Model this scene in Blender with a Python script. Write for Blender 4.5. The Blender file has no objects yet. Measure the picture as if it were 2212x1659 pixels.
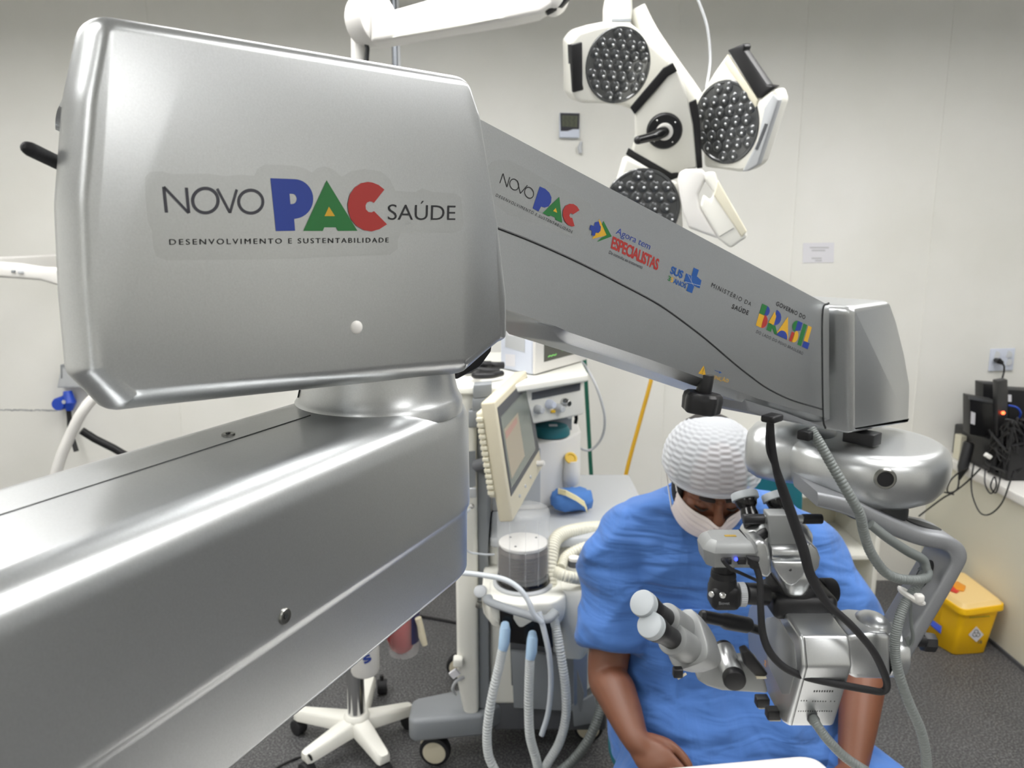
import bpy, bmesh, math, random
from mathutils import Vector, Matrix, geometry
random.seed(7)
SC = bpy.context.scene
COL = SC.collection
V = Vector
# ------------------------------------------------------------------ camera
FPX = 1671.0
PITCH = math.radians(11)
EYE = V((0, 0, 1.65))
cam_d = bpy.data.cameras.new('camera')
cam_d.sensor_width = 36
cam_d.lens = FPX / 2212 * 36
cam_d.clip_start = 0.01
cam_d.dof.use_dof = True
cam_d.dof.focus_distance = 0.72
cam_d.dof.aperture_fstop = 11
cam = bpy.data.objects.new('camera', cam_d)
cam.location = EYE
cam.rotation_euler = (math.pi / 2 - PITCH, 0, 0)
COL.objects.link(cam)
SC.camera = cam
# ------------------------------------------------------------------ world, exposure
w = bpy.data.worlds.new('world'); SC.world = w; w.use_nodes = True
w.node_tree.nodes['Background'].inputs[0].default_value = (0.8, 0.85, 0.9, 1)
w.node_tree.nodes['Background'].inputs[1].default_value = 0.05
SC.view_settings.view_transform = 'Standard'
SC.view_settings.look = 'None'
SC.view_settings.gamma = 1
SC.view_settings.use_curve_mapping = False
SC.view_settings.exposure = 0.0
SC.cycles.use_denoising = True
SC.cycles.max_bounces = 10
SC.cycles.sample_clamp_indirect = 6
LAMP = 14.0          # strength of the ceiling diffusers
PANELS = [(-1.85, 2.05), (-0.2, 2.1), (1.6, 2.1), (-1.6, 0.3), (1.2, 0.6), (-1.5, -1.7), (1.9, -1.3)]  # unseen panels
CEIL = 2.8

# ------------------------------------------------------------------ pixel -> place helpers (surveying the room from the photo)
FW = V((0, math.cos(PITCH), -math.sin(PITCH))); UP = V((0, math.sin(PITCH), math.cos(PITCH))); RT = V((1, 0, 0))
def ray(x, y): return FW + RT * ((x - 1106) / FPX) - UP * ((y - 829.5) / FPX)
def at(x, y, Y):
    d = ray(x, y); return EYE + d * (Y / d.y)
def on(x, y, p, n):
    d = ray(x, y); return EYE + d * ((p - EYE).dot(n) / d.dot(n))
def atz(x, y, Z):
    d = ray(x, y); return EYE + d * ((Z - EYE.z) / d.z)
def mpp(Y): return Y / FPX / 0.95     # metres per pixel at depth Y

# ------------------------------------------------------------------ materials
def lin(c):
    c = c / 255.0
    return c / 12.92 if c <= 0.04045 else ((c + 0.055) / 1.055) ** 2.4
def rgb(r, g, b): return (lin(r), lin(g), lin(b), 1)
MATS = {}
def mat(name, col, rough=0.5, metal=0.0, spec=0.5, bump=0, bscale=200, vary=0, vscale=20, coat=0, trans=0, alpha=1, emit=None, sheen=0, sss=0):
    m = bpy.data.materials.new(name); m.use_nodes = True
    nt = m.node_tree; b = nt.nodes['Principled BSDF']
    b.inputs['Base Color'].default_value = col
    b.inputs['Roughness'].default_value = rough
    b.inputs['Metallic'].default_value = metal
    b.inputs['Specular IOR Level'].default_value = spec
    b.inputs['Coat Weight'].default_value = coat
    b.inputs['Transmission Weight'].default_value = trans
    b.inputs['Alpha'].default_value = alpha
    b.inputs['Sheen Weight'].default_value = sheen
    if sss:
        b.inputs['Subsurface Weight'].default_value = sss
        b.inputs['Subsurface Radius'].default_value = (0.012, 0.005, 0.003)
    if emit:
        b.inputs['Emission Color'].default_value = emit[0]; b.inputs['Emission Strength'].default_value = emit[1]
    tc = None
    if bump or vary:
        tc = nt.nodes.new('ShaderNodeTexCoord')
    if bump:
        n = nt.nodes.new('ShaderNodeTexNoise'); n.inputs['Scale'].default_value = bscale; n.inputs['Detail'].default_value = 3
        nt.links.new(tc.outputs['Object'], n.inputs['Vector'])
        bp = nt.nodes.new('ShaderNodeBump'); bp.inputs['Strength'].default_value = bump; bp.inputs['Distance'].default_value = 0.002
        nt.links.new(n.outputs['Fac'], bp.inputs['Height']); nt.links.new(bp.outputs['Normal'], b.inputs['Normal'])
    if vary:
        n = nt.nodes.new('ShaderNodeTexNoise'); n.inputs['Scale'].default_value = vscale; n.inputs['Detail'].default_value = 4
        nt.links.new(tc.outputs['Object'], n.inputs['Vector'])
        mx = nt.nodes.new('ShaderNodeMix'); mx.data_type = 'RGBA'
        mx.inputs[6].default_value = tuple(c * (1 - vary) for c in col[:3]) + (1,)
        mx.inputs[7].default_value = tuple(min(1, c * (1 + vary)) for c in col[:3]) + (1,)
        nt.links.new(n.outputs['Fac'], mx.inputs[0]); nt.links.new(mx.outputs[2], b.inputs['Base Color'])
    MATS[name] = m
    return m
silver = mat('silver_paint', rgb(204, 206, 207), 0.33, 0.90, vary=0.10, vscale=900)
silver2 = mat('silver_paint_dull', rgb(160, 162, 166), 0.45, 0.65, vary=0.08, vscale=700)
grey_sm = mat('grey_satin', rgb(150, 152, 152), 0.5, 0.35)
chrome = mat('chrome', rgb(205, 205, 205), 0.18, 1.0)
steel = mat('steel_screw', rgb(150, 150, 146), 0.3, 1.0)
black = mat('black_plastic', rgb(24, 24, 27), 0.45)
blackgl = mat('black_gloss', rgb(18, 18, 20), 0.2)
rubber = mat('black_rubber', rgb(30, 30, 33), 0.65, bump=0.1, bscale=300)
groove = mat('dark_joint', rgb(40, 42, 44), 0.6)
white = mat('white_plastic', rgb(232, 230, 226), 0.4)
whitew = mat('warm_white_plastic', rgb(236, 235, 227), 0.4)
cream = mat('cream_plastic', rgb(226, 221, 200), 0.45)
creamd = mat('cream_worn_plastic', rgb(214, 206, 182), 0.5, vary=0.06, vscale=8)
greyp = mat('grey_plastic', rgb(138, 142, 146), 0.5)
greyd = mat('dark_grey_plastic', rgb(84, 86, 90), 0.5)
greyl = mat('light_grey_plastic', rgb(190, 193, 196), 0.45)
bluish = mat('bluish_white_plastic', rgb(212, 218, 232), 0.4)
paper = mat('paper', rgb(222, 221, 226), 0.7)
glass = mat('clear_acrylic', (0.95, 0.97, 0.98, 1), 0.04, alpha=0.17)
hosec = mat('clear_hose', rgb(222, 226, 226), 0.3, alpha=0.72)
hoseg = mat('grey_conduit', rgb(128, 133, 132), 0.5, 0.2)
inkblack = mat('ink_black', rgb(28, 28, 32), 0.5)
inkgrey = mat('ink_charcoal', rgb(58, 58, 66), 0.5)
inkblue = mat('ink_blue', rgb(36, 60, 142), 0.5)
inkgreen = mat('ink_green', rgb(34, 108, 52), 0.5)
inkred = mat('ink_red', rgb(162, 46, 42), 0.5)
inkyel = mat('ink_yellow', rgb(204, 158, 40), 0.5)
inksus = mat('ink_royal_blue', rgb(28, 78, 146), 0.5)
film = mat('sticker_film', rgb(176, 178, 172), 0.5, alpha=0.09)
def build_wall_mat():
    m = mat('painted_wall', rgb(226, 226, 222), 0.65)
    nt = m.node_tree; b = nt.nodes['Principled BSDF']
    tc = nt.nodes.new('ShaderNodeTexCoord')
    n = nt.nodes.new('ShaderNodeTexNoise'); n.inputs['Scale'].default_value = 2.2; n.inputs['Detail'].default_value = 5
    nt.links.new(tc.outputs['Object'], n.inputs['Vector'])
    r = nt.nodes.new('ShaderNodeValToRGB')
    r.color_ramp.elements[0].position = 0.3; r.color_ramp.elements[0].color = rgb(227, 226, 219)
    r.color_ramp.elements[1].position = 0.7; r.color_ramp.elements[1].color = rgb(235, 234, 229)
    nt.links.new(n.outputs['Fac'], r.inputs[0]); nt.links.new(r.outputs[0], b.inputs['Base Color'])
    n2 = nt.nodes.new('ShaderNodeTexNoise'); n2.inputs['Scale'].default_value = 90
    nt.links.new(tc.outputs['Object'], n2.inputs['Vector'])
    bp = nt.nodes.new('ShaderNodeBump'); bp.inputs['Strength'].default_value = 0.06; bp.inputs['Distance'].default_value = 0.002
    nt.links.new(n2.outputs['Fac'], bp.inputs['Height']); nt.links.new(bp.outputs['Normal'], b.inputs['Normal'])
    return m
wallm = build_wall_mat()
wallc = mat('cream_wall_paint', rgb(222, 219, 203), 0.6, vary=0.03, vscale=3)
ceilm = mat('ceiling_paint', rgb(228, 228, 226), 0.7)
def build_floor_mat():
    m = mat('speckled_vinyl', rgb(92, 93, 96), 0.5)
    nt = m.node_tree; b = nt.nodes['Principled BSDF']
    tc = nt.nodes.new('ShaderNodeTexCoord')
    n = nt.nodes.new('ShaderNodeTexNoise'); n.inputs['Scale'].default_value = 160; n.inputs['Detail'].default_value = 2
    n3 = nt.nodes.new('ShaderNodeTexNoise'); n3.inputs['Scale'].default_value = 6; n3.inputs['Detail'].default_value = 4
    for q in (n, n3): nt.links.new(tc.outputs['Object'], q.inputs['Vector'])
    r = nt.nodes.new('ShaderNodeValToRGB')
    cr = r.color_ramp
    cr.elements[0].position = 0.36; cr.elements[0].color = rgb(54, 54, 56)
    cr.elements[1].position = 0.66; cr.elements[1].color = rgb(122, 121, 121)
    e_ = cr.elements.new(0.5); e_.color = rgb(80, 80, 82)
    nt.links.new(n.outputs['Fac'], r.inputs[0])
    mx = nt.nodes.new('ShaderNodeMix'); mx.data_type = 'RGBA'; mx.blend_type = 'MULTIPLY'; mx.inputs[0].default_value = 0.5
    r2 = nt.nodes.new('ShaderNodeValToRGB'); r2.color_ramp.elements[0].color = (0.6, 0.6, 0.6, 1); r2.color_ramp.elements[0].position = .3; r2.color_ramp.elements[1].position = .7
    nt.links.new(n3.outputs['Fac'], r2.inputs[0])
    nt.links.new(r.outputs[0], mx.inputs[6]); nt.links.new(r2.outputs[0], mx.inputs[7])
    nt.links.new(mx.outputs[2], b.inputs['Base Color'])
    return m
floorm = build_floor_mat()

# ------------------------------------------------------------------ mesh builder
def resample(pts, n):
    """smooth curve through the points (Catmull-Rom), n points"""
    pts = [V(p) for p in pts]
    if len(pts) < 3: return [pts[0].lerp(pts[-1], i / (n - 1)) for i in range(n)]
    P = [pts[0] * 2 - pts[1]] + pts + [pts[-1] * 2 - pts[-2]]
    out = []
    segs = len(pts) - 1
    for i in range(n):
        t = i / (n - 1) * segs; k = min(int(t), segs - 1); u = t - k
        a, b, c, d = P[k], P[k + 1], P[k + 2], P[k + 3]
        out.append(0.5 * ((2 * b) + (c - a) * u + (2 * a - 5 * b + 4 * c - d) * u * u + (3 * b - a - 3 * c + d) * u ** 3))
    return out
def axes(zdir, hint=V((0, 0, 1))):
    z = V(zdir).normalized()
    if abs(z.dot(hint)) > 0.98: hint = V((1, 0, 0))
    x = hint.cross(z).normalized(); y = z.cross(x)
    return x, y, z
class MB:
    def __init__(s): s.v = []; s.f = []; s.m = []; s.cur = 0; s.mats = []
    def use(s, m):
        if m not in s.mats: s.mats.append(m)
        s.cur = s.mats.index(m); return s
    def add(s, vs, fs):
        o = len(s.v); s.v += [V(v) for v in vs]
        for f in fs: s.f.append([i + o for i in f]); s.m.append(s.cur)
        return s
    def from_bm(s, bm):
        bm.verts.ensure_lookup_table(); bm.verts.index_update()
        s.add([v.co.copy() for v in bm.verts], [[v.index for v in f.verts] for f in bm.faces]); bm.free(); return s
    def box(s, c, size, ax=None, bevel=0, seg=3):
        bm = bmesh.new(); bmesh.ops.create_cube(bm, size=1)
        for v in bm.verts: v.co = V((v.co.x * size[0], v.co.y * size[1], v.co.z * size[2]))
        if bevel: bmesh.ops.bevel(bm, geom=bm.edges[:], offset=min(bevel, min(size) * .49), segments=seg, profile=0.5, affect='EDGES')
        if ax:
            for v in bm.verts: v.co = ax[0] * v.co.x + ax[1] * v.co.y + ax[2] * v.co.z
        for v in bm.verts: v.co += V(c)
        return s.from_bm(bm)
    def prism(s, pts, ext, bevel=0, seg=3, ang=35):
        pts = [V(p) for p in pts]; ext = V(ext); n = len(pts)
        bm = bmesh.new()
        a = [bm.verts.new(p) for p in pts]; b = [bm.verts.new(p + ext) for p in pts]
        bm.faces.new(a); bm.faces.new(b[::-1])
        for i in range(n): bm.faces.new((a[i], b[i], b[(i + 1) % n], a[(i + 1) % n]))
        bmesh.ops.recalc_face_normals(bm, faces=bm.faces[:])
        if bevel:
            es = [e for e in bm.edges if e.calc_face_angle(0) > math.radians(ang)]
            bmesh.ops.bevel(bm, geom=es, offset=bevel, segments=seg, profile=0.5, affect='EDGES', clamp_overlap=True)
        return s.from_bm(bm)
    def loft(s, rings, cap0=True, cap1=True, closed=True):
        n = len(rings[0]); vs = [p for r in rings for p in r]; fs = []
        for k in range(len(rings) - 1):
            for i in range(n if closed else n - 1):
                j = (i + 1) % n
                fs.append((k * n + i, k * n + j, (k + 1) * n + j, (k + 1) * n + i))
        if cap0: fs.append(tuple(range(n))[::-1])
        if cap1: fs.append(tuple((len(rings) - 1) * n + i for i in range(n)))
        return s.add(vs, fs)
    def tube(s, pts, r, seg=10, smooth=0, caps=True, flat=1.0, hint=V((0, 0, 1))):
        pts = [V(p) for p in pts]
        if smooth: 
            m = len(pts)
            if not isinstance(r, (int, float)):
                r = [r[min(int(i / (smooth - 1) * (m - 1)), m - 2)] * (1 - (i / (smooth - 1) * (m - 1) - min(int(i / (smooth - 1) * (m - 1)), m - 2))) + r[min(int(i / (smooth - 1) * (m - 1)), m - 2) + 1] * (i / (smooth - 1) * (m - 1) - min(int(i / (smooth - 1) * (m - 1)), m - 2)) for i in range(smooth)]
            pts = resample(pts, smooth)
        n = len(pts)
        if isinstance(r, (int, float)): r = [r] * n
        x = None; rings = []
        for i in range(n):
            t = (pts[min(i + 1, n - 1)] - pts[max(i - 1, 0)]).normalized()
            if x is None: x, y, _ = axes(t, hint)
            else:
                x = (x - t * x.dot(t)).normalized(); y = t.cross(x)
            rings.append([pts[i] + x * (math.cos(a) * r[i]) + y * (math.sin(a) * r[i] * flat) for a in [2 * math.pi * k / seg for k in range(seg)]])
        return s.loft(rings, caps, caps)
    def hose(s, pts, r, pitch=0.012, depth=0.18, seg=10, n=None):
        """corrugated hose"""
        pts = resample(pts, 60); L = sum((pts[i + 1] - pts[i]).length for i in range(59))
        k = int(L / pitch) * 3
        pts = resample(pts, max(k, 20))
        return s.tube(pts, [r * (1 if i % 3 else 1 - depth) for i in range(len(pts))], seg)
    def lathe(s, o, d, prof, seg=24, hint=V((0, 0, 1)), sx=1, sy=1):
        o = V(o); x, y, z = axes(d, hint)
        rings = [[o + z * h + x * (math.cos(a) * r * sx) + y * (math.sin(a) * r * sy) for a in [2 * math.pi * k / seg for k in range(seg)]] for h, r in prof]
        return s.loft(rings)
    def cyl(s, a, b, r, seg=20, bev=0.0):
        a = V(a); b = V(b); L = (b - a).length
        bev = min(bev, r * .5, L * .4)
        pr = [(0, r), (L, r)] if not bev else [(0, r - bev), (bev * .3, r - bev * .3), (bev, r), (L - bev, r), (L - bev * .3, r - bev * .3), (L, r - bev)]
        return s.lathe(a, b - a, pr, seg)
    def ell(s, c, rad, ax=None, nu=20, nv=12):
        ax = ax or (V((1, 0, 0)), V((0, 1, 0)), V((0, 0, 1))); c = V(c)
        vs = []; fs = []
        for j in range(1, nv):
            p = math.pi * j / nv
            for i in range(nu):
                a = 2 * math.pi * i / nu
                vs.append(c + ax[0] * rad[0] * math.sin(p) * math.cos(a) + ax[1] * rad[1] * math.sin(p) * math.sin(a) + ax[2] * rad[2] * math.cos(p))
        t = len(vs); vs += [c + ax[2] * rad[2], c - ax[2] * rad[2]]
        for j in range(nv - 2):
            for i in range(nu):
                k = (i + 1) % nu; fs.append((j * nu + i, (j + 1) * nu + i, (j + 1) * nu + k, j * nu + k))
        for i in range(nu):
            k = (i + 1) % nu; fs.append((t, i, k)); fs.append((t + 1, (nv - 2) * nu + k, (nv - 2) * nu + i))
        return s.add(vs, fs)
    def stack(s, outline, levels, tofn):
        """outline: dense closed 2D list; levels: (height, inset number or per-vertex list); tofn(x, y, h) -> point"""
        n = len(outline); nor = []
        area = sum(outline[i][0] * outline[(i + 1) % n][1] - outline[(i + 1) % n][0] * outline[i][1] for i in range(n))
        sg = 1 if area > 0 else -1
        for i in range(n):
            a = outline[i - 1]; b = outline[(i + 1) % n]; t = V((b[0] - a[0], b[1] - a[1]))
            t = t.normalized() if t.length else V((1, 0)); nor.append(V((-t.y, t.x)) * sg)
        rings = []
        for h, ins in levels:
            rg = []
            for i in range(n):
                q = ins[i] if isinstance(ins, (list, tuple)) else ins
                hh = h[i] if isinstance(h, (list, tuple)) else h
                rg.append(tofn(outline[i][0] + nor[i].x * q, outline[i][1] + nor[i].y * q, hh))
            rings.append(rg)
        return s.loft(rings)
    def build(s, name, m, parent=None, angle=38, smooth=True, mods=None):
        me = bpy.data.meshes.new(name)
        off = V((0, 0, 0))
        if parent is not None:
            r = parent
            while r.parent is not None: r = r.parent
            off = V(r.location)
        me.from_pydata([v - off for v in s.v], [], s.f)
        bm = bmesh.new(); bm.from_mesh(me); bmesh.ops.recalc_face_normals(bm, faces=bm.faces[:]); bm.to_mesh(me); bm.free()
        ms = s.mats if s.mats else [m]
        for k in ms: me.materials.append(k)
        if s.mats:
            for p, i in zip(me.polygons, s.m): p.material_index = i
        if smooth:
            me.shade_smooth(); me.set_sharp_from_angle(angle=math.radians(angle))
        me.update()
        o = bpy.data.objects.new(name, me); COL.objects.link(o)
        if parent is not None: o.parent = parent
        return o
def tag(o, label=None, cat=None, group=None, kind=None):
    if label: o['label'] = label
    if cat: o['category'] = cat
    if group: o['group'] = group
    if kind: o['kind'] = kind
    return o
def thing(name, loc, label, cat, group=None):
    o = bpy.data.objects.new(name, None); COL.objects.link(o); o.location = loc; o.empty_display_size = 0.05
    return tag(o, label, cat, group)
def part(name, m, parent, fn, **k):
    b = MB(); fn(b); return b.build(name, m, parent, **k)
def round_poly(pts, r, seg=6):
    """fillet the corners of a 2D polygon; r number or list"""
    out = []; n = len(pts)
    for i in range(n):
        p = V(pts[i]); a = V(pts[i - 1]); b = V(pts[(i + 1) % n]); q = r[i] if isinstance(r, (list, tuple)) else r
        u = (a - p); v = (b - p)
        if q <= 0: out.append(p); continue
        ang = u.angle(v); dist = min(q / math.tan(ang / 2), u.length * .48, v.length * .48)
        s_ = p + u.normalized() * dist; e_ = p + v.normalized() * dist
        for k in range(seg + 1):
            t = k / seg; out.append(s_ * (1 - t) ** 2 + p * 2 * t * (1 - t) + e_ * t * t)
    return out
def densify(pts, step):
    out = []; n = len(pts)
    for i in range(n):
        a = V(pts[i]); b = V(pts[(i + 1) % n]); L = (b - a).length; k = max(1, int(L / step))
        for j in range(k): out.append(a.lerp(b, j / k))
    return out
# ------------------------------------------------------------------ printed marks
_dg = None
def text_tris(body, bold=0.0, space=1.0):
    cu = bpy.data.curves.new('t', 'FONT'); cu.body = body; cu.size = 1; cu.space_character = space; cu.offset = bold; cu.resolution_u = 4
    ob = bpy.data.objects.new('t', cu); COL.objects.link(ob)
    bpy.context.view_layer.update()
    dg = bpy.context.evaluated_depsgraph_get()
    me = bpy.data.meshes.new_from_object(ob.evaluated_get(dg))
    vs = [v.co.copy() for v in me.vertices]; fs = [list(p.vertices) for p in me.polygons]
    bpy.data.objects.remove(ob); bpy.data.meshes.remove(me); bpy.data.curves.remove(cu)
    return vs, fs
CAPH = None
def text(mb, body, p0, p1, ptop, lift, m, bold=0.0, space=1.0, caph=None):
    """flat lettering: baseline p0->p1, ptop = top of a capital above p0 (3D points)"""
    global CAPH
    if CAPH is None:
        vs, _ = text_tris('H'); CAPH = max(v.y for v in vs)
    vs, fs = text_tris(body, bold, space)
    x0 = min(v.x for v in vs); x1 = max(v.x for v in vs)
    ex = (p1 - p0); ey = (ptop - p0)
    mb.use(m).add([p0 + ex * ((v.x - x0) / (x1 - x0)) + ey * (v.y / CAPH) + lift for v in vs], fs)
def poly(mb, loops, m):
    """flat printed polygon with holes: list of loops of 3D points"""
    tris = geometry.tessellate_polygon(loops)
    allp = [p for l in loops for p in l]
    mb.use(m).add(allp, [list(t) for t in tris])
def stroke(mb, pts, wd, nrm, m, closed=False):
    n = len(pts); L = []; R_ = []
    for i in range(n):
        if closed: a, b = pts[i - 1], pts[(i + 1) % n]
        else: a, b = pts[max(i - 1, 0)], pts[min(i + 1, n - 1)]
        t = (b - a).normalized(); s_ = nrm.cross(t).normalized() * (wd / 2)
        L.append(pts[i] + s_); R_.append(pts[i] - s_)
    fs = [(i, (i + 1) % n, n + (i + 1) % n, n + i) for i in range(n if closed else n - 1)]
    mb.use(m).add(L + R_, fs)
# ================================================================== the room
BACK = 3.5; LEFTX = -3.2; RIGHTX = 3.3; FRONT = -2.6
def struct(name, m, fn, label=None):
    b = MB(); fn(b); o = b.build(name, m); o['kind'] = 'structure'
    if label: o['label'] = label
    return o
W_ = RIGHTX - LEFTX; D_ = BACK - FRONT; CX = (RIGHTX + LEFTX) / 2; CY = (BACK + FRONT) / 2
struct('floor', floorm, lambda b: b.box((CX, CY, -0.05), (W_ + .4, D_ + .4, 0.1)), 'dark grey speckled vinyl floor')
struct('ceiling', ceilm, lambda b: b.box((CX, CY, CEIL + 0.05), (W_ + .4, D_ + .4, 0.1)))
struct('wall_back', wallm, lambda b: b.box((CX, BACK + 0.05, CEIL / 2), (W_ + .2, 0.1, CEIL)), 'off-white painted back wall')
struct('wall_left', wallm, lambda b: b.box((LEFTX - 0.05, CY, CEIL / 2), (0.1, D_, CEIL)))
struct('wall_right', wallm, lambda b: b.box((RIGHTX + 0.05, CY, CEIL / 2), (0.1, D_, CEIL)))
struct('wall_front', wallm, lambda b: b.box((CX, FRONT - 0.05, CEIL / 2), (W_ + .2, 0.1, CEIL)))
LX = 1.97; LZ = 0.665
def lowwall(b):
    b.box((LX + (RIGHTX - LX) / 2, (2.45 + BACK) / 2, LZ / 2 - .02), (RIGHTX - LX, BACK - 2.45, LZ - .04))
struct('wall_low_right', wallc, lowwall, 'low boxed-in wall at the right')
struct('trim_1', white, lambda b: b.box((LX + (RIGHTX - LX) / 2 - .01, (2.44 + BACK) / 2, LZ - .02), (RIGHTX - LX + .02, BACK - 2.44, 0.04), bevel=.006), 'white ledge on the low wall')
struct('baseboard_right', greyd, lambda b: b.box((LX - .004, (2.45 + BACK) / 2, 0.008), (0.008, BACK - 2.45, 0.016)))
slate = mat('slate_reflection_panel', rgb(150, 153, 156), .5)  # unseen panels added on the right wall to darken what the silver paint mirrors
for k_, (y0, y1) in enumerate(((.0, 1.17), (1.18, 2.35))):
    dr_ = struct('door_%d' % (k_ + 1), slate, lambda b: b.box((RIGHTX - .02, (y0 + y1) / 2, 1.12), (.04, y1 - y0, 2.24), bevel=.004), 'unseen grey panel with dark lower half, added for the metal reflections')
    part('dark_reflection_plate', mat('dark_reflection_plate', rgb(44, 46, 50), .5) if 'dark_reflection_plate' not in MATS else MATS['dark_reflection_plate'], dr_, lambda b: b.box((RIGHTX - .042, (y0 + y1) / 2, .56), (.004, y1 - y0 - .02, 1.1)))  # dark lower plate added to deepen the reflection in the lower arm
# joints between the wall panels
for k, (sx, z0, z1) in enumerate([(1152, 0, CEIL), (1462, 0, CEIL), (1736, 0, CEIL), (2044, LZ, CEIL), (330, 0, CEIL)]):
    x_ = at(sx, 200, BACK).x
    struct('trim_%d' % (k + 2), wallm, lambda b: b.box((x_, BACK - .0015, (z0 + z1) / 2), (0.006, 0.003, z1 - z0 - .002)))
for k, (x, y) in enumerate(PANELS):
    t = thing('ceiling_light', (x, y, CEIL), 'unseen ceiling light panel placed for its light', 'ceiling light', 'ceiling light panels')
    t['label'] = 'unseen deep framed ceiling light panel, placed for its light'
    fr = MB()
    for sx, sy, lx, ly in ((0, .315, 1.28, .016), (0, -.315, 1.28, .016), (.632, 0, .016, .63), (-.632, 0, .016, .63)):
        fr.box((x + sx, y + sy, CEIL - .055), (lx, ly, .11))
    fr.build('frame', greyp, t)
    if 'diffuser' not in MATS: mat('diffuser', (1, 1, 1, 1), 0.6, emit=((1, 0.988, 0.965, 1), LAMP))
    part('diffuser', MATS['diffuser'], t, lambda b: b.box((x, y, CEIL - .004), (1.23, .61, .006)))

# ================================================================== the surgical microscope stand
cP = V((-.118, .675, 0)); eD = V((.743, .669, 0)).normalized(); nD = V((.669, -.743, 0)).normalized(); ZU = V((0, 0, 1))
def L3(s, z, d): return cP + eD * s + nD * d + ZU * z
def face2(x, y, d):
    p = on(x, y, cP + nD * d, nD); q = p - cP
    return (q.dot(eD), p.z)
def face3(x, y, d): return on(x, y, cP + nD * d, nD)
scope = thing('surgical_microscope', (-.58, -.32, 0), 'silver floor-stand surgical microscope with long jointed arms and stickers', 'microscope')
# lower arm
aD = V((-.42, -.907, 0)).normalized(); wD = V((.907, -.42, 0)).normalized(); HW = .0745
def arm_outline(length):
    o = []
    for k in range(25):
        t = math.pi / 2 - math.pi * k / 24
        # squarish rounded end
        cx_, sy_ = math.cos(t), math.sin(t)
        q = (abs(cx_) ** 2.6 + abs(sy_) ** 2.6) ** (-1 / 2.6)
        o.append((-cx_ * q * HW * 1.0, sy_ * q * HW))
    n = 30
    o += [(length * (k + 1) / n, -HW) for k in range(n)]
    o += [(length * (n - k) / n, HW) for k in range(n)]
    return o
def lower_arm(b):
    lv = [(1.338, .008), (1.340, .0052), (1.342, .0038), (1.344, .0034), (1.398, .0024), (1.401, .0021), (1.4035, .0006), (1.406, .0), (1.41, 0), (1.480, .0005), (1.484, .0007), (1.490, .0016), (1.4955, .0040), (1.4995, .0074), (1.5030, .0122), (1.5052, .0175), (1.506, .022), (1.506, .025)]
    b.stack(arm_outline(1.18), lv, lambda x, y, h: cP + aD * x + wD * y + ZU * h)
la = part('lower_arm', silver, scope, lower_arm, angle=60)
def seam(b):
    p = [cP + aD * s + ZU * 1.5062 + wD * -.012 for s in (.08, .12, .3, .6, 1.1)]
    b.tube(p, .00035, 6)
part('seam', groove, la, seam)
def screw(b, p, n, r):
    b.use(steel).lathe(p, n, [(-.001, r), (.0006, r), (.0012, r * .88), (.0010, r * .5)], 24)
    b.use(groove).lathe(p + V(n) * .0005, n, [(0, r * .36), (.001, r * .36)], 6)
fp = on(615, 1331, cP + wD * HW, wD)
part('screw', steel, la, lambda b: screw(b, fp + wD * .0, wD, .0052))
part('screw', steel, la, lambda b: screw(b, atz(493, 939, 1.506), ZU, .0048))
# pivot neck
def neck(b):
    b.lathe(cP, ZU, [(1.495, .0735), (1.506, .0735), (1.509, .0715), (1.514, .0694), (1.522, .0675), (1.535, .0665), (1.56, .066)], 64)
nk = part('pivot_neck', silver, scope, neck, angle=60)
part('seam', groove, nk, lambda b: b.tube([cP + V((math.cos(a), math.sin(a), 0)) * r + ZU * z for a, z, r in ((math.radians(202), 1.512, .0706), (math.radians(201), 1.522, .0679), (math.radians(200.5), 1.552, .0667))], .0006, 6))
# box housing
BD = .085
bx_px = [(178, 32), (985, 168), (1011, 250), (1050, 480), (1069, 640), (1071, 735), (985, 816), (600, 858), (245, 898), (150, 806), (134, 640), (125, 440), (143, 210)]
bx_o = [face2(x, y, .065) for x, y in bx_px]
bx_o = round_poly(bx_o, [.016, .016, .03, .1, .04, .012, .012, .0, .014, .014, .1, .1, .1], 7)
bx_o = densify([tuple(p) for p in bx_o], .006)
def housing(b):
    n = len(bx_o); ins = []; dep = []
    for i in range(n):
        a = V(bx_o[i - 1]); c = V(bx_o[(i + 1) % n]); t = (c - a).normalized(); nx, nz = t.y, -t.x   # one of the normals
        cx_ = sum(p[0] for p in bx_o) / n; cz_ = sum(p[1] for p in bx_o) / n
        if (bx_o[i][0] - cx_) * nx + (bx_o[i][1] - cz_) * nz < 0: nx, nz = -nx, -nz
        up, dn, lf, rt = max(nz, 0) ** 2, max(-nz, 0) ** 2, max(-nx, 0) ** 2, max(nx, 0) ** 2
        ins.append(up * .010 + dn * .020 + lf * .012 + rt * .006)
        dep.append(up * .018 + dn * .050 + lf * .030 + rt * .016)
    for _ in range(16):
        ins = [(ins[i - 1] + ins[i] + ins[(i + 1) % n]) / 3 for i in range(n)]
        dep = [(dep[i - 1] + dep[i] + dep[(i + 1) % n]) / 3 for i in range(n)]
    lv = []
    K = 7
    for k in range(K + 1):
        t = math.pi / 2 * k / K
        lv.append(([-(BD - d * (1 - math.cos(t))) for d in dep], [q * (1 - math.sin(t)) for q in ins]))
    lft = [max(0, 1 - (p[0] - min(q[0] for q in bx_o)) / .12) for p in bx_o]
    lv = [(h, [q + .055 * l * (BD - hh) / (2 * BD) for q, l, hh in zip(ins_, lft, h)]) for h, ins_ in lv]
    for k in range(K + 1):
        t = math.pi / 2 * (1 - k / K)
        lv.append(([(BD - d * (1 - math.cos(t))) for d in dep], [q * (1 - math.sin(t)) for q in ins]))
    b.stack(bx_o, lv, lambda x, y, h: cP + eD * x + nD * h + ZU * y)
hs = part('arm_housing', silver, scope, housing, angle=60)
bc = face3(770, 707, BD)
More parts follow.
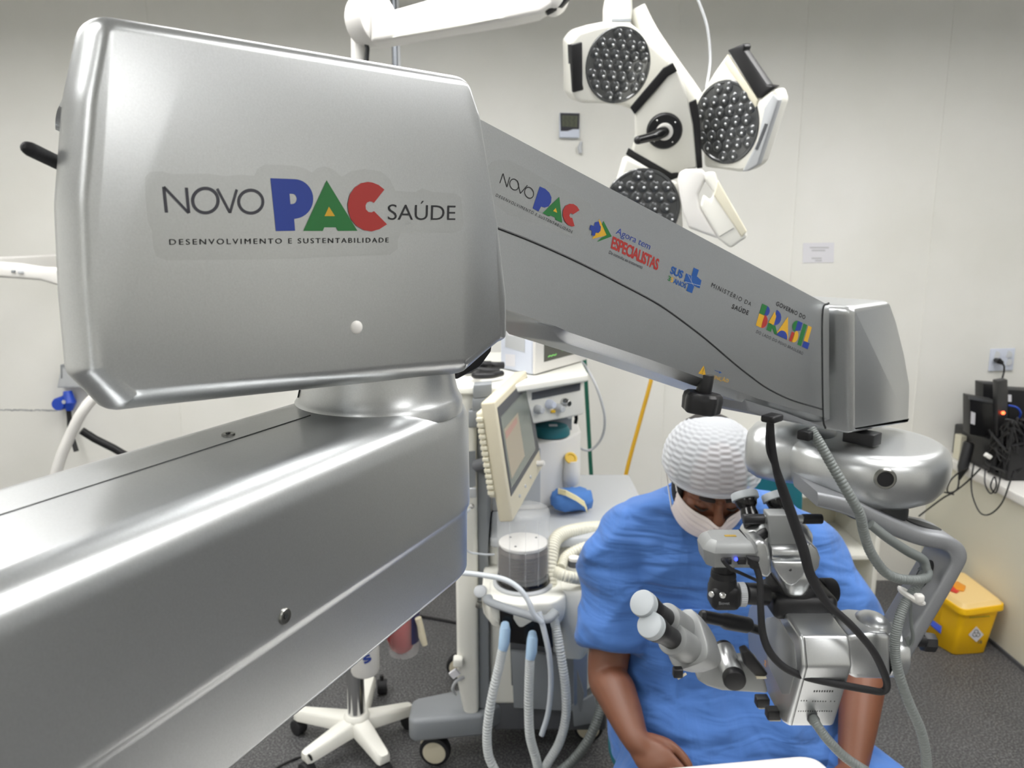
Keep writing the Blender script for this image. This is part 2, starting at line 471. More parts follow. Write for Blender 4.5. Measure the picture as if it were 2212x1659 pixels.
part('plug_cap', white, hs, lambda b: b.lathe(bc, nD, [(-.001, .0049), (.0004, .0049), (.0012, .0044), (.0019, .003), (.0022, .001)], 28))['label'] = 'round white plug cap'
def lever(b):
    p0 = at(52, 316, .46); p1 = at(180, 378, .53)
    b.tube([p0, p0.lerp(p1, .03), p0.lerp(p1, .1), p1], [.0012, .0035, .0043, .0045], 14)
part('lever', rubber, scope, lever)
def wedge(b):
    o = [face2(x, y, -.01) for x, y in ((968, 812), (1000, 775), (1030, 742), (1050, 741), (1048, 757), (1024, 790), (995, 806), (975, 817))]
    b.prism([cP + eD * s + ZU * z + nD * .0 for s, z in o], nD * -.06, bevel=.002)
part('end_stop', black, scope, wedge)

# spring arm
AD = .05
ar_px = [(900, 180), (1008, 238), (1300, 394), (1600, 555), (1792, 658), (1792, 905), (1640, 862), (1400, 775), (1200, 708), (1070, 664), (900, 610)]
ar_o = [face2(x, y, AD) for x, y in ar_px]
def sarm(b):
    n = [cP + eD * s + ZU * z for s, z in ar_o]
    o2 = densify(ar_o, .02)
    def ins_for(p):
        return 1 if p[1] < 1.6 - (p[0] - .0) * .24 else 0
    lvs = [(-AD, .012), (-AD + .012, 0.0), (AD - .012, 0.0), (AD - .009, .002), (AD - .004, .0065), (AD, .010)]
    # the face silhouette was measured on the face plane, so the outline grows by the chamfer below only
    m = len(o2); low = [ins_for(p) for p in o2]
    lv = []
    for d, q in lvs:
        lv.append((d, [(q - .010) if l else min(q, .003) * .5 for l in low]))
    b.stack(o2, lv, lambda x, y, h: cP + eD * x + nD * h + ZU * y)
sa = part('spring_arm', silver, scope, sarm, angle=30)
gp = [(1040, 476), (1058, 486), (1150, 522), (1250, 567), (1340, 613), (1420, 656), (1480, 698), (1530, 737), (1580, 780), (1620, 812), (1660, 840), (1710, 864), (1776, 884)]
part('cover_joint', groove, sa, lambda b: b.tube(resample([face3(x, y, AD) + nD * -.0004 for x, y in gp], 60), .0013, 6))
part('end_joint', groove, sa, lambda b: b.tube(resample([face3(x, y, AD) for x, y in ((1790, 655), (1777, 672), (1776, 780), (1778, 900), (1783, 925))], 30), .0016, 6))
def tab(b):
    o = [face2(x, y, .045) for x, y in ((1610, 862), (1700, 892), (1785, 925), (1640, 898), (1618, 889))]
    b.prism([cP + eD * s + ZU * z + nD * .045 for s, z in o], nD * -.06, bevel=.002)
part('cable_bracket', silver2, scope, tab)
part('cable_clip', black, scope, lambda b: b.box(at(1668, 903, 1.03), (.028, .02, .010), (eD, nD, ZU), .003))
part('cable_clip', black, scope, lambda b: b.box(at(1745, 938, 1.09), (.03, .02, .014), (eD, nD, ZU), .003))
def knob(b):
    p = at(1516, 870, .93); u = V((.12, 0, 1)).normalized(); x, y, z = axes(u, V((0, 1, 0)))
    rings = []
    for h, r in ((-.012, .020), (-.010, .0225), (.004, .0235), (.010, .0225), (.013, .019)):
        rings.append([p + z * h + (x * math.cos(a) + y * math.sin(a)) * (r * (1 + .10 * math.cos(5 * a))) for a in [2 * math.pi * k / 40 for k in range(40)]])
    b.loft(rings); b.cyl(p + z * .01, p + z * .036, .0095, 20, .001)
part('clamp_knob', black, scope, knob)
# end cap
CD = .08
cp_o = [face2(x, y, CD) for x, y in ((1842, 662), (1926, 650), (1940, 690), (1957, 760), (1969, 830), (1966, 916), (1842, 939))]
def cap_(b):
    o = densify([tuple(p) for p in round_poly(cp_o, [.012, .012, .05, .1, .05, .006, .006], 6)], .01)
    lv = []
    R0 = .014
    for k in range(6):
        t = math.pi / 2 * k / 5; lv.append((-(CD - R0 * (1 - math.cos(t))), .010 * (1 - math.sin(t))))
    for k in range(6):
        t = math.pi / 2 * (1 - k / 5); lv.append(((CD - R0 * (1 - math.cos(t))), .010 * (1 - math.sin(t))))
    b.stack(o, lv, lambda x, y, h: cP + eD * x + nD * h + ZU * y)
part('end_cap', silver, scope, cap_, angle=60)
# rotating coupling under the cap
dc = at(1866, 992, 1.24)
lc = at(1694, 975, 1.30)
def disc(b):
    b.lathe((dc.x, dc.y, dc.z), ZU, [(-.056, .060), (-.056, .080), (-.053, .098), (-.045, .112), (-.030, .1225), (-.010, .128), (.008, .1285), (.020, .126), (.028, .1215), (.0325, .1155), (.0345, .1115), (.0355, .106), (.0358, .10), (.0362, .05)], 64)
part('rotary_coupling', silver, scope, disc, angle=60)
def lobe(b):
    d = (V((dc.x, dc.y, 0)) - V((lc.x, lc.y, 0))).normalized(); s = V((-d.y, d.x, 0))
    rings = []
    for t, w_, h_ in ((-.062, .012, .014), (-.060, .034, .032), (-.052, .052, .042), (-.034, .066, .048), (-.005, .072, .050), (.03, .072, .048), (.055, .070, .044), (.09, .06, .036)):
        rg = []
        for k in range(28):
            a = 2 * math.pi * k / 28; c_, s_ = math.cos(a), math.sin(a)
            q = (abs(c_) ** 3 + abs(s_) ** 3) ** (-1 / 3)
            rg.append(V((lc.x, lc.y, lc.z + .002)) + d * t + s * (c_ * q * w_) + ZU * (s_ * q * h_))
        rings.append(rg)
    b.loft(rings)
part('coupling_lobe', silver, scope, lobe, angle=60)
pj = at(1906, 1028, 1.13)
def jack(b):
    d = (V((pj.x, pj.y, 0)) - V((dc.x, dc.y, 0))).normalized()
    o = V((dc.x, dc.y, pj.z)) + d * .1235
    b.use(steel).lathe(o, d, [(0, .0165), (.004, .0165), (.006, .0145), (.006, .012), (.003, .0115)], 32)
    b.use(black).lathe(o, d, [(0, .012), (.0052, .012)], 32)
part('port', steel, scope, jack)
part('cap_foot', black, scope, lambda b: b.box(at(1862, 944, 1.2), (.03, .05, .02), (eD, nD, ZU), .002))
# column and base behind the viewer
ce = cP + aD * 1.1
part('column', silver, scope, lambda b: b.cyl(V((ce.x, ce.y, .1)), V((ce.x, ce.y, 1.62)), .05, 32, .005))
part('base', silver2, scope, lambda b: b.box(V((ce.x, ce.y - .05, .07)), (.6, .7, .10), bevel=.03))
# stickers
def sticker_box():
    b = MB(); lift = nD * .00012
    def c(x, y, l=1): return face3(300 + x * .33454, 340 + y * .33454, BD) + lift * l
    po = [(40, 130), (70, 95), (150, 90), (220, 108), (450, 105), (560, 122), (660, 112), (745, 118), (765, 75), (810, 47), (900, 48), (1010, 55), (1080, 75), (1115, 98), (1150, 70), (1200, 58), (1250, 75), (1310, 125), (1370, 88), (1460, 75), (1560, 90), (1620, 140), (1655, 215), (1780, 225), (1830, 200), (1890, 222), (2040, 232), (2080, 260), (2095, 420), (2080, 470), (2040, 486), (1690, 490), (1672, 530), (1670, 590), (1620, 630), (1400, 635), (1000, 655), (500, 662), (180, 665), (110, 640), (90, 570), (85, 480), (55, 400), (42, 260)]
    poly(b, [[c(x, y, 1) for x, y in po]], film)
    for s in ([(178, 357), (160, 190), (322, 360), (306, 195)], [(505, 202), (588, 358), (632, 207)]):
        # mitred by extending each leg
        for i in range(len(s) - 1):
            stroke(b, [c(*s[i], 2), c(*s[i + 1], 2)], .0019 if len(s) == 4 and i != 1 else .0017, nD, inkgrey)
    for cx_, cy_, rx, ry in ((429, 279, 82, 79), (722, 286, 78, 74)):
        stroke(b, [c(cx_ + rx * math.cos(a), cy_ + ry * math.sin(a), 2) for a in [2 * math.pi * k / 48 for k in range(48)]], .0020, nD, inkgrey, True)
    P = [(848, 134), (1000, 140)] + [(1000 + 125 * math.sin(a), 268 - 128 * math.cos(a)) for a in [math.pi * k / 20 for k in range(1, 20)]] + [(1002, 398), (1008, 474), (884, 476)]
    hole = [(972, 235), (990, 236)] + [(990 + 28 * math.sin(a), 268 - 33 * math.cos(a)) for a in [math.pi * k / 10 for k in range(1, 10)]] + [(990, 301), (978, 301)]
    poly(b, [[c(*q, 2) for q in P], [c(*q, 2) for q in hole]], inkblue)
    A = [(1211, 147), (1410, 474), (1284, 475), (1272, 452), (1196, 452), (1186, 475), (1060, 475)]
    poly(b, [[c(*q, 3) for q in A]], inkgreen)
    poly(b, [[c(*q, 4) for q in ((1225, 318), (1264, 379), (1197, 379))]], inkyel)
    C_ = [(1583, 208)] + [(1475 + 130 * math.cos(a), 318 - 160 * math.sin(a)) for a in [math.radians(50 + k * 10) for k in range(0, 18)]]
    C_ = [(1583, 208), (1545, 178), (1505, 162), (1475, 158), (1430, 167), (1390, 195), (1360, 240), (1346, 300), (1350, 350), (1368, 400), (1400, 440), (1450, 470), (1500, 478), (1550, 464), (1600, 432), (1516, 347), (1500, 355), (1480, 352), (1463, 335), (1461, 310), (1470, 292), (1488, 284), (1505, 287), (1514, 295)]
    poly(b, [[c(*q, 5) for q in C_]], inkred)
    text(b, 'SAÚDE', c(1606, 403), c(2042, 405), c(1608, 303), lift, inkblack, bold=-.004)
    text(b, 'DESENVOLVIMENTO E SUSTENTABILIDADE', c(196, 565), c(1610, 549), c(194, 529), lift, inkblack, space=1.35)
    text(b, 'DESENVOLVIMENTO E SUSTENTABILIDADE', c(198, 564), c(1612, 548), c(196, 528), lift, inkblack, space=1.35)
    o = b.build('sticker', film, hs, smooth=False); o['label'] = 'clear sticker printed with blue, green and red lettering'
sticker_box()
def sticker_arm():
    b = MB(); lift = nD * .00012
    def F_(x, y, l=1): return face3(x, y, AD) + lift * l
    def c(x, y, l=1): return F_(980 + x * .25316, 220 + y * .25316, l)
    def fin(nm, lab):
        o = b.build(nm, film, sa, smooth=False); o['label'] = lab
    def g(x, y, l=1): return F_(1240 + x * .27723, 440 + y * .27723, l)
    po = [(250, 640), (270, 580), (320, 515), (390, 490), (470, 500), (620, 570), (800, 680), (1000, 780), (1160, 870), (1200, 950), (1180, 1100), (1120, 1180), (1000, 1150), (700, 1040), (460, 960), (330, 860), (270, 780)]
    poly(b, [[c(x, y, 1) for x, y in po]], film)
    s = [(392, 695), (421, 612), (453, 728), (478, 642)]
    for i in range(3): stroke(b, [c(*s[i], 2), c(*s[i + 1], 2)], .0009, nD, inkblack)
    s = [(543, 672), (568, 782), (628, 712)]
    for i in range(2): stroke(b, [c(*s[i], 2), c(*s[i + 1], 2)], .0009, nD, inkblack)
    for cx_, cy_ in ((516, 706), (643, 776)):
        stroke(b, [c(cx_ + 38 * math.cos(a) , cy_ + 46 * math.sin(a) + 8 * math.cos(a), 2) for a in [2 * math.pi * k / 32 for k in range(32)]], .0009, nD, inkblack, True)
    P = [(733, 722), (780, 742), (815, 775), (833, 815), (830, 858), (808, 892), (775, 903), (745, 893), (722, 936), (673, 908)]
    poly(b, [[c(*q, 2) for q in P]], inkblue)
    poly(b, [[c(*q, 3) for q in ((899, 810), (925, 1032), (866, 1005), (862, 985), (826, 970), (810, 978), (757, 948))]], inkgreen)
    poly(b, [[c(*q, 4) for q in ((868, 905), (880, 947), (846, 932))]], inkyel)
    C_ = [(1070, 925), (1050, 893), (1020, 872), (985, 870), (950, 888), (930, 925), (928, 970), (942, 1015), (970, 1048), (1005, 1065), (1028, 1060), (1008, 990), (992, 988), (984, 972), (988, 955), (1003, 950), (1015, 960)]
    poly(b, [[c(*q, 5) for q in C_]], inkred)
    text(b, 'DESENVOLVIMENTO E SUSTENTABILIDADE', c(355, 805), c(1008, 1122), c(366, 782), lift, inkblack, .0, 1.35)
    fin('sticker', 'clear sticker with blue, green and red letters')
    b = MB()
    # blue cross, yellow and green arrow heads
    poly(b, [[g(*q, 2) for q in ((195, 118), (260, 245), (138, 275), (165, 240))]], inkyel)
    poly(b, [[g(*q, 3) for q in ((228, 135), (292, 255), (178, 298), (208, 268), (252, 245), (215, 160))]], inkgreen)
    poly(b, [[g(*q, 4) for q in ((160, 145), (190, 138), (200, 170), (207, 178), (203, 212), (188, 228), (165, 225), (160, 250), (135, 245), (138, 212), (118, 200), (128, 165), (155, 175))]], inkblue)
    text(b, 'Agora tem', g(322, 232), g(586, 358), g(340, 185), lift, inkblue, .0, 1.0)
    text(b, 'ESPECIALISTAS', g(285, 342), g(650, 518), g(302, 256), lift, inkred, .03, .9)
    text(b, 'Da consulta ao tratamento', g(268, 388), g(530, 508), g(277, 364), lift, inkgrey, .0, 1.0)
    fin('emblem', 'blue cross with yellow and green arrow beside red lettering')
    b = MB()
    text(b, 'SUS', g(745, 540), g(840, 582), g(760, 487), lift, inksus, .04)
    text(b, '3', g(727, 595), g(748, 604), g(735, 560), lift, inkgreen, .02)
    text(b, '5', g(750, 606), g(768, 614), g(758, 572), lift, inkyel, .02)
    text(b, 'ANOS', g(770, 616), g(868, 660), g(780, 582), lift, inksus, .03)
    poly(b, [[g(*q, 2) for q in ((932, 498), (972, 516), (956, 566), (992, 598), (978, 660), (936, 640), (918, 698), (874, 678), (890, 628), (856, 605), (872, 542), (914, 562))]], inksus)
    for p_, q_ in (((886, 552), (930, 640)), ((862, 608), (982, 640)), ((914, 562), (912, 600))): stroke(b, [g(*p_, 3), g(*q_, 3)], .0004, nD, greyl)
    fin('emblem', 'blue cross emblem with blue lettering')
    b = MB()
    text(b, 'MINISTÉRIO DA', g(1066, 648), g(1374, 800), g(1078, 616), lift, inkblack, .0, 1.3)
    text(b, 'SAÚDE', g(1226, 814), g(1354, 868), g(1236, 782), lift, inkblack, .025, 1.2)
    fin('lettering', 'two lines of black lettering')
    b = MB()
    text(b, 'GOVERNO DO', g(1570, 790), g(1796, 902), g(1580, 760), lift, inkblack, .02, 1.2)
    # four-colour block letters
    O = (1415, 948); X = (1820, 1135); T = (1465, 778)
    def h(u, v, l=2): return g(O[0] + (X[0] - O[0]) * u + (T[0] - O[0]) * v, O[1] + (X[1] - O[1]) * u + (T[1] - O[1]) * v, l)
    def q_(pts, m, l=2): poly(b, [[h(u, v, l) for u, v in pts]], m)
    def arc(cu, cv, ru, rv, a0, a1, n=8): return [(cu + ru * math.cos(math.radians(a0 + (a1 - a0) * k / n)), cv + rv * math.sin(math.radians(a0 + (a1 - a0) * k / n))) for k in range(n + 1)]
    q_([(0, 0), (.1, 0), (.1, .55), (0, .55)], inkyel); q_([(0, .55), (.1, .55), (.1, 1), (0, 1)], inkgreen)
    q_([(.09, 0)] + arc(.1, .3, .085, .3, -90, 90), inkred); q_([(.09, .55)] + arc(.1, .775, .07, .225, -90, 90), inkblue)
    q_([(.2, .02), (.29, .02), (.29, .3), (.2, .45)], inkgreen); q_([(.2, .35), (.3, .35), (.3, .75), (.25, .9)], inkyel, 3); q_([(.28, .3)] + arc(.28, .68, .12, .34, -90, 90), inkblue); q_([(.26, .3), (.36, 0), (.42, 0), (.33, .36)], inkgreen, 3)
    q_([(.38, 0), (.5, .95), (.62, 0)], inkyel, 3); q_(arc(.5, 0, .1, .3, 0, 180), inkblue, 4)
    q_([(.64, 0), (.7, 0), (.7, .42), (.64, .42)], inkred); q_([(.68, 0)] + arc(.7, .28, .08, .28, -90, 90), inkyel); q_([(.7, .5)] + arc(.7, .72, .08, .25, 90, 270), inkgreen, 3); q_([(.69, .97), (.78, .97), (.78, .62), (.69, .5)], inkblue, 3)
    q_([(.80, 0), (.87, 0), (.87, .97), (.80, .97)], inkgreen)
    q_([(.89, .26), (.96, .26), (.96, .97), (.89, .97)], inkyel); q_([(.89, 0), (1.0, 0), (1.0, .28), (.89, .28)], inkblue)
    text(b, 'DO LADO DO POVO BRASILEIRO', g(1416, 1006), g(1780, 1178), g(1424, 984), lift, inkgrey, .005, 1.2)
    fin('emblem', 'multicoloured block-letter emblem')
    b = MB()
    # warning mark
    poly(b, [[g(*q, 2) for q in ((1010, 1262), (1026, 1340), (968, 1322))]], inkyel)
    stroke(b, [g(1008, 1282, 3), g(1001, 1310, 3)], .0009, nD, inkblack); stroke(b, [g(999, 1318, 3), g(998, 1326, 3)], .0009, nD, inkblack)
    text(b, 'ATENÇÃO', g(1035, 1352), g(1200, 1395), g(1042, 1325), lift, inkyel, .0)
    stroke(b, [g(1095, 1298, 2), g(1138, 1315, 2)], .0006, nD, inksus); poly(b, [[g(*q, 2) for q in ((1132, 1305), (1152, 1318), (1128, 1322))]], inksus)
    fin('warning_mark', 'small yellow warning triangle with yellow lettering')
sticker_arm()
# ================================================================== microscope head, bracket and cables
def AT(*pp): return [at(*p) for p in pp]
def yprism(b, px, Y, depth, bevel=.002, seg=3):
    b.prism([at(x, y, Y) for x, y in px], V((0, depth, 0)), bevel, seg)
XR = V((1, 0, 0)); YB = V((0, 1, 0))
# curved bracket: a wide band bent in the x-z plane
def band_fn(b):
    Y0, Y1 = 1.125, 1.205
    outer = [(1760, 1058), (1840, 1078), (1905, 1108), (1990, 1146), (2050, 1160), (2082, 1178), (2092, 1205), (2078, 1238), (2040, 1305), (2000, 1372), (1972, 1420), (1955, 1458)]
    inner = [(1760, 1090), (1830, 1112), (1890, 1142), (1980, 1178), (2035, 1189), (2052, 1198), (2054, 1216), (2043, 1240), (2006, 1303), (1968, 1366), (1938, 1414), (1925, 1455)]
    o = resample([at(x, y, Y0) for x, y in outer], 60); i_ = resample([at(x, y, Y0) for x, y in inner], 60)
    rings = []
    for k in range(60):
        n = (o[k] - i_[k]).normalized(); r = .005
        wd = 0 if k > 16 else .012 * (1 - k / 16)
        t = YB; rg = []
        for (p, q, sg) in ((o[k], 1, 1), (i_[k], -1, -1)):
            pass
        a0 = Y0 - wd; a1 = Y1 + wd
        def pt(base, yy): return V((base.x, yy, base.z))
        rg = [pt(o[k] - n * r, a0), pt(o[k] - n * r * .3, a0 + r * .3), pt(o[k], a0 + r), pt(o[k], a1 - r), pt(o[k] - n * r * .3, a1 - r * .3), pt(o[k] - n * r, a1), pt(i_[k] + n * r, a1), pt(i_[k] + n * r * .3, a1 - r * .3), pt(i_[k], a1 - r), pt(i_[k], a0 + r), pt(i_[k] + n * r * .3, a0 + r * .3), pt(i_[k] + n * r, a0)]
        rings.append(rg)
    b.loft(rings)
bk = part('bracket', silver2, scope, band_fn, angle=50)
def slot(b, a, c, hw):
    u = (c - a); n = u.cross(YB).normalized(); s = YB
    if n.z < 0 and abs(n.z) > abs(n.x): n = -n
    m = (a + c) / 2; L = u.length / 2; u = u.normalized()
    pts = [m + u * L * math.cos(t) + s * hw * math.sin(t) for t in [2 * math.pi * k / 36 for k in range(36)]]
    b.prism([p + n * .0012 for p in pts], n * -.003)
part('slot', groove, bk, lambda b: slot(b, V((at(1985, 1144, 1.125).x, 1.165, at(1985, 1144, 1.125).z + .0005)), V((at(2062, 1166, 1.125).x, 1.165, at(2062, 1166, 1.125).z + .001)), .017))
def slot2(b):
    a = at(2046, 1236, 1.125); c = at(2008, 1300, 1.125); a.y = c.y = 1.168
    u = c - a; n = V((-1, 0, .6)).normalized(); m = (a + c) / 2; L = u.length / 2; u = u.normalized()
    n = (n - u * n.dot(u)).normalized()
    b.prism([m + u * L * math.cos(t) + YB * .016 * math.sin(t) + n * .0012 for t in [2 * math.pi * k / 36 for k in range(36)]], n * -.004)
part('slot', groove, bk, slot2)
def hub_plate(b):
    b.lathe(V((dc.x, 1.19, dc.z - .078)), ZU, [(0, .045), (.004, .05), (.016, .05), (.03, .047)], 40)
part('bracket_hub', groove, scope, hub_plate)
# carrier from bracket to optics
def carrier(b):
    a = at(1822, 1425, 1.13); c = at(1922, 1425, 1.15)
    o = [(1826, 1376), (1880, 1368), (1926, 1372), (1926, 1470), (1850, 1468), (1834, 1462)]
    yprism(b, o, 1.115, .085, .008)
cr = part('carrier', silver, scope, carrier)
def joint(b):
    b.cyl(at(1920, 1424, 1.13) + V((.0, .03, 0)), at(1962, 1424, 1.13) + V((0, .03, 0)), .043, 40, .006)
part('tilt_joint', silver, scope, joint)
part('joint_ring', groove, cr, lambda b: b.cyl(at(1919.5, 1424, 1.13) + V((0, .03, 0)), at(1921.5, 1424, 1.13) + V((0, .03, 0)), .0435, 40))
def dome(b): b.ell(at(1902, 1368, 1.13) + V((0, .03, 0)), (.028, .035, .018))
part('joint_cover', silver, cr, dome)
def tk(b):
    p = at(1962, 1384, 1.17); q = at(2002, 1386, 1.2)
    b.cyl(p, q, .009, 16); b.cyl(at(1990, 1386, 1.2), at(2018, 1388, 1.2), .0165, 8, .004)
part('friction_knob', black, scope, tk)
# optics body
BX = .440
def onx(x, y, X=BX):
    d = ray(x, y); return EYE + d * (X / d.x)
body_px = [(1728, 1374), (1734, 1440), (1700, 1568), (1688, 1560), (1664, 1512), (1640, 1462), (1616, 1400), (1612, 1340), (1618, 1308), (1650, 1286), (1688, 1312)]
bp = [onx(x, y) for x, y in body_px]
def body(b): b.prism(bp, XR * .076, .006, 4, ang=18)
ob = part('optics_body', silver, scope, body, angle=30)
def side_panel(b):
    b.prism([onx(x, y) - XR * .001 for x, y in ((1716, 1392), (1722, 1440), (1706, 1500), (1690, 1500), (1662, 1440), (1650, 1380), (1655, 1335), (1680, 1330))], XR * .004, .0015)
part('side_panel', grey_sm, ob, side_panel)
part('edge_seam', groove, ob, lambda b: b.tube([onx(x, y) - XR * -.006 + V((0, -.0006, 0)) for x, y in ((1729, 1376), (1735, 1440), (1702, 1566))], .0006, 6))
def mark(b):
    c_ = onx(1654, 1438) - XR * .0015
    for dz in (0, .006): b.tube([c_ + V((0, .004, dz)), c_ + V((0, 0, dz + .004)), c_ + V((0, -.004, dz))], .0006, 5)
part('symbol', mat('ink_orange', rgb(205, 140, 60), .5), ob, mark)
def vents(b):
    f0, f1 = bp[1], bp[2]
    nrm = (f1 - f0).cross(XR).normalized(); nrm = nrm if nrm.y < 0 else -nrm
    for row, (t, n_, x0, x1, w_, h_) in enumerate(((.40, 8, .028, .056, .0018, .0035), (.56, 3, .012, .020, .0012, .002), (.57, 6, .030, .050, .0012, .002), (.57, 2, .058, .064, .0012, .002), (.74, 15, .012, .064, .0012, .002))):
        for k in range(n_):
            p = f0.lerp(f1, t) + XR * (x0 + (x1 - x0) * k / (n_ - 1)) + nrm * .0002
            b.box(p, (w_, .0008, h_), (XR, nrm, (f1 - f0).normalized()))
part('vent_slots', groove, ob, vents)['kind'] = 'stuff'
for x, y in ((1656, 1514), (1680, 1540)):
    part('selector_knob', black, scope, lambda b: b.box(onx(x, y) - XR * .008, (.022, .018, .017), bevel=.002))
    part('knob_trim', creamd, scope, lambda b: b.box(onx(x, y + 12) - XR * .006 + V((0, 0, -.0004)), (.018, .012, .0014)))
# black dovetail base and tube on top
def dove(b):
    b.box(at(1723, 1292, 1.195), (.104, .085, .040), bevel=.012, seg=4)
dv = part('dovetail_mount', black, scope, dove)
part('mount_ring', rubber, dv, lambda b: b.lathe(at(1712, 1268, 1.20), V((0, -.12, 1)), [(0, .043), (.006, .044), (.016, .042), (.020, .038)], 40))
part('focus_knob', rubber, dv, lambda b: b.cyl(at(1772, 1276, 1.22), at(1800, 1276, 1.225), .0215, 30, .003))
part('focus_shaft', greyd, scope, lambda b: b.cyl(at(1770, 1330, 1.2), at(1800, 1322, 1.26), .012, 20, .002))
def shield(b):
    rings = []
    for (yy, hw, dp) in ((1207, 37, .038), (1213, 38, .042), (1230, 38, .044), (1248, 33, .042), (1262, 28, .038), (1274, 25, .030)):
        c_ = at(1706, yy, 1.19); hw_ = hw * mpp(1.19)
        rg = []
        for k in range(32):
            a = 2 * math.pi * k / 32; c2, s2 = math.cos(a), math.sin(a)
            q = (abs(c2) ** 3 + abs(s2) ** 3) ** (-1 / 3)
            rg.append(c_ + V((c2 * q * hw_, s2 * q * dp, 0)))
        rings.append(rg)
    b.loft(rings)
bino = part('binocular_tube', silver, scope, shield, angle=60)
def shield_plate(b):
    yprism(b, [(1670, 1214), (1738, 1214), (1742, 1228), (1735, 1246), (1720, 1262), (1709, 1267), (1697, 1261), (1682, 1244), (1673, 1228)], 1.139, .012, .003)
part('front_plate', silver, bino, shield_plate)
part('plate_hole', black, bino, lambda b: b.cyl(at(1707, 1231, 1.1385), at(1707, 1231, 1.1435), .0024, 14))
def ear(b, pts, Y): yprism(b, pts, Y, .05, .009, 5)
part('side_cheek', silver, bino, lambda b: ear(b, [(1626, 1190), (1634, 1173), (1650, 1169), (1660, 1178), (1668, 1215), (1668, 1238), (1660, 1250), (1646, 1248), (1634, 1228)], 1.15), angle=60)
part('side_cheek', silver, bino, lambda b: ear(b, [(1742, 1178), (1752, 1174), (1766, 1186), (1773, 1206), (1770, 1226), (1758, 1242), (1744, 1244), (1738, 1220)], 1.16), angle=60)
part('hinge_roll', silver, bino, lambda b: b.cyl(at(1662, 1192, 1.175), at(1738, 1192, 1.175), .0135, 28, .002))
part('hinge_plate', grey_sm, bino, lambda b: yprism(b, [(1660, 1112), (1706, 1112), (1728, 1178), (1663, 1178)], 1.172, .03, .003))
part('cross_shaft', silver, bino, lambda b: b.cyl(at(1648, 1121, 1.19), at(1735, 1121, 1.19), .0068, 20))
part('grip', black, bino, lambda b: b.cyl(at(1605, 1121, 1.185), at(1651, 1121, 1.185), .0082, 20, .002))
part('grip', black, bino, lambda b: b.cyl(at(1732, 1121, 1.19), at(1776, 1121, 1.19), .0082, 20, .002))
part('prism_housing', silver, bino, lambda b: (b.lathe(at(1655, 1172, 1.195), at(1618, 1140, 1.235) - at(1655, 1172, 1.195), [(-.01, .018), (0, .024), (.012, .027), (.03, .024), (.045, .019)], 28)), angle=60)
part('prism_housing', silver, bino, lambda b: (b.lathe(at(1722, 1172, 1.205), at(1712, 1140, 1.245) - at(1722, 1172, 1.205), [(-.01, .018), (0, .024), (.012, .027), (.03, .024), (.045, .019)], 28)), angle=60)
part('housing_ring', black, bino, lambda b: b.lathe(at(1656, 1176, 1.19), at(1618, 1140, 1.235) - at(1655, 1172, 1.195), [(-.004, .0275), (.006, .0285), (.010, .027)], 28))
for (x, y, dx) in ((1622, 1122, 0), (1693, 1122, 4)):
    a = at(x, y, 1.215); c_ = at(x - 10 - dx, y - 38, 1.232); d = c_ - a
    e_ = part('eyepiece', blackgl, bino, lambda b: b.lathe(a, d, [(-.012, .014), (.010, .0145), (.016, .013), (.019, .013), (.024, .0165), (.032, .0185), (.034, .0185)], 30), angle=30)
    part('eyecup', mat('eyecup_silicone', rgb(178, 184, 188), .4) if 'eyecup_silicone' not in MATS else MATS['eyecup_silicone'], bino, lambda b: b.lathe(a, d, [(.033, .0195), (.034, .0225), (.044, .0225), (.046, .0215), (.046, .018), (.040, .017)], 30))
# camera on a beam-splitter arm
def cambox(b):
    c0 = at(1569, 1186, 1.155)
    oc = [(-.042, -.020), (-.028, -.036), (.034, -.036), (.042, -.026), (.044, .012), (.034, .036), (-.024, .036), (-.042, .020)]
    b.stack(densify(oc, .006), [(-.020, .010), (-.017, .006), (-.010, .003), (.008, .0), (.014, .0025), (.019, .006), (.022, .010), (.0236, .0135)], lambda x, y, h: c0 + V((x, y, h)))
cb = part('camera', grey_sm, scope, cambox, angle=22)
c0 = at(1569, 1186, 1.155)
part('badge', mat('gold_badge', rgb(196, 160, 60), .4, .5), cb, lambda b: b.box(c0 + V((.004, -.004, .0240)), (.018, .006, .0008)))
part('port', black, cb, lambda b: b.box(c0 + V((.014, -.0365, -.004)), (.013, .006, .010), bevel=.001))
part('port', black, cb, lambda b: b.box(c0 + V((.027, -.0355, -.004)), (.006, .006, .012), bevel=.001))
part('port', black, cb, lambda b: b.box(c0 + V((-.006, -.0365, -.004)), (.008, .006, .010), bevel=.001))
part('indicator_light', mat('blue_led', rgb(40, 40, 200), .3, emit=((.05, .08, 1, 1), 3.0)), cb, lambda b: b.ell(c0 + V((.005, -.037, -.001)), (.0028, .002, .0028)))
def splitter(b):
    a = at(1564, 1216, 1.165)
    b.lathe(a, V((0, 0, -1)), [(0, .0165), (.012, .017), (.013, .0195), (.022, .0205), (.024, .0195), (.030, .0215), (.040, .0225), (.048, .0235)], 32)
    b.box(at(1563, 1284, 1.165), (.046, .046, .040), bevel=.010)
sp = part('beam_splitter', black, scope, splitter)
part('thumbscrew', chrome, sp, lambda b: b.cyl(at(1561, 1286, 1.143), at(1561, 1286, 1.136), .0052, 16, .001))
part('thumbscrew', chrome, sp, lambda b: b.cyl(at(1540, 1284, 1.150), at(1536, 1284, 1.146), .0050, 16, .001))
def bsl(b):
    p = at(1553, 1306, 1.1408); q = at(1576, 1306, 1.1408)
    text(b, 'Biovet', p, q, at(1553, 1299.5, 1.1408), V((0, -.0004, 0)), MATS['greyl_ink'])
mat('greyl_ink', rgb(150, 152, 156), .5)
part('lettering', MATS['greyl_ink'], sp, bsl, smooth=False)
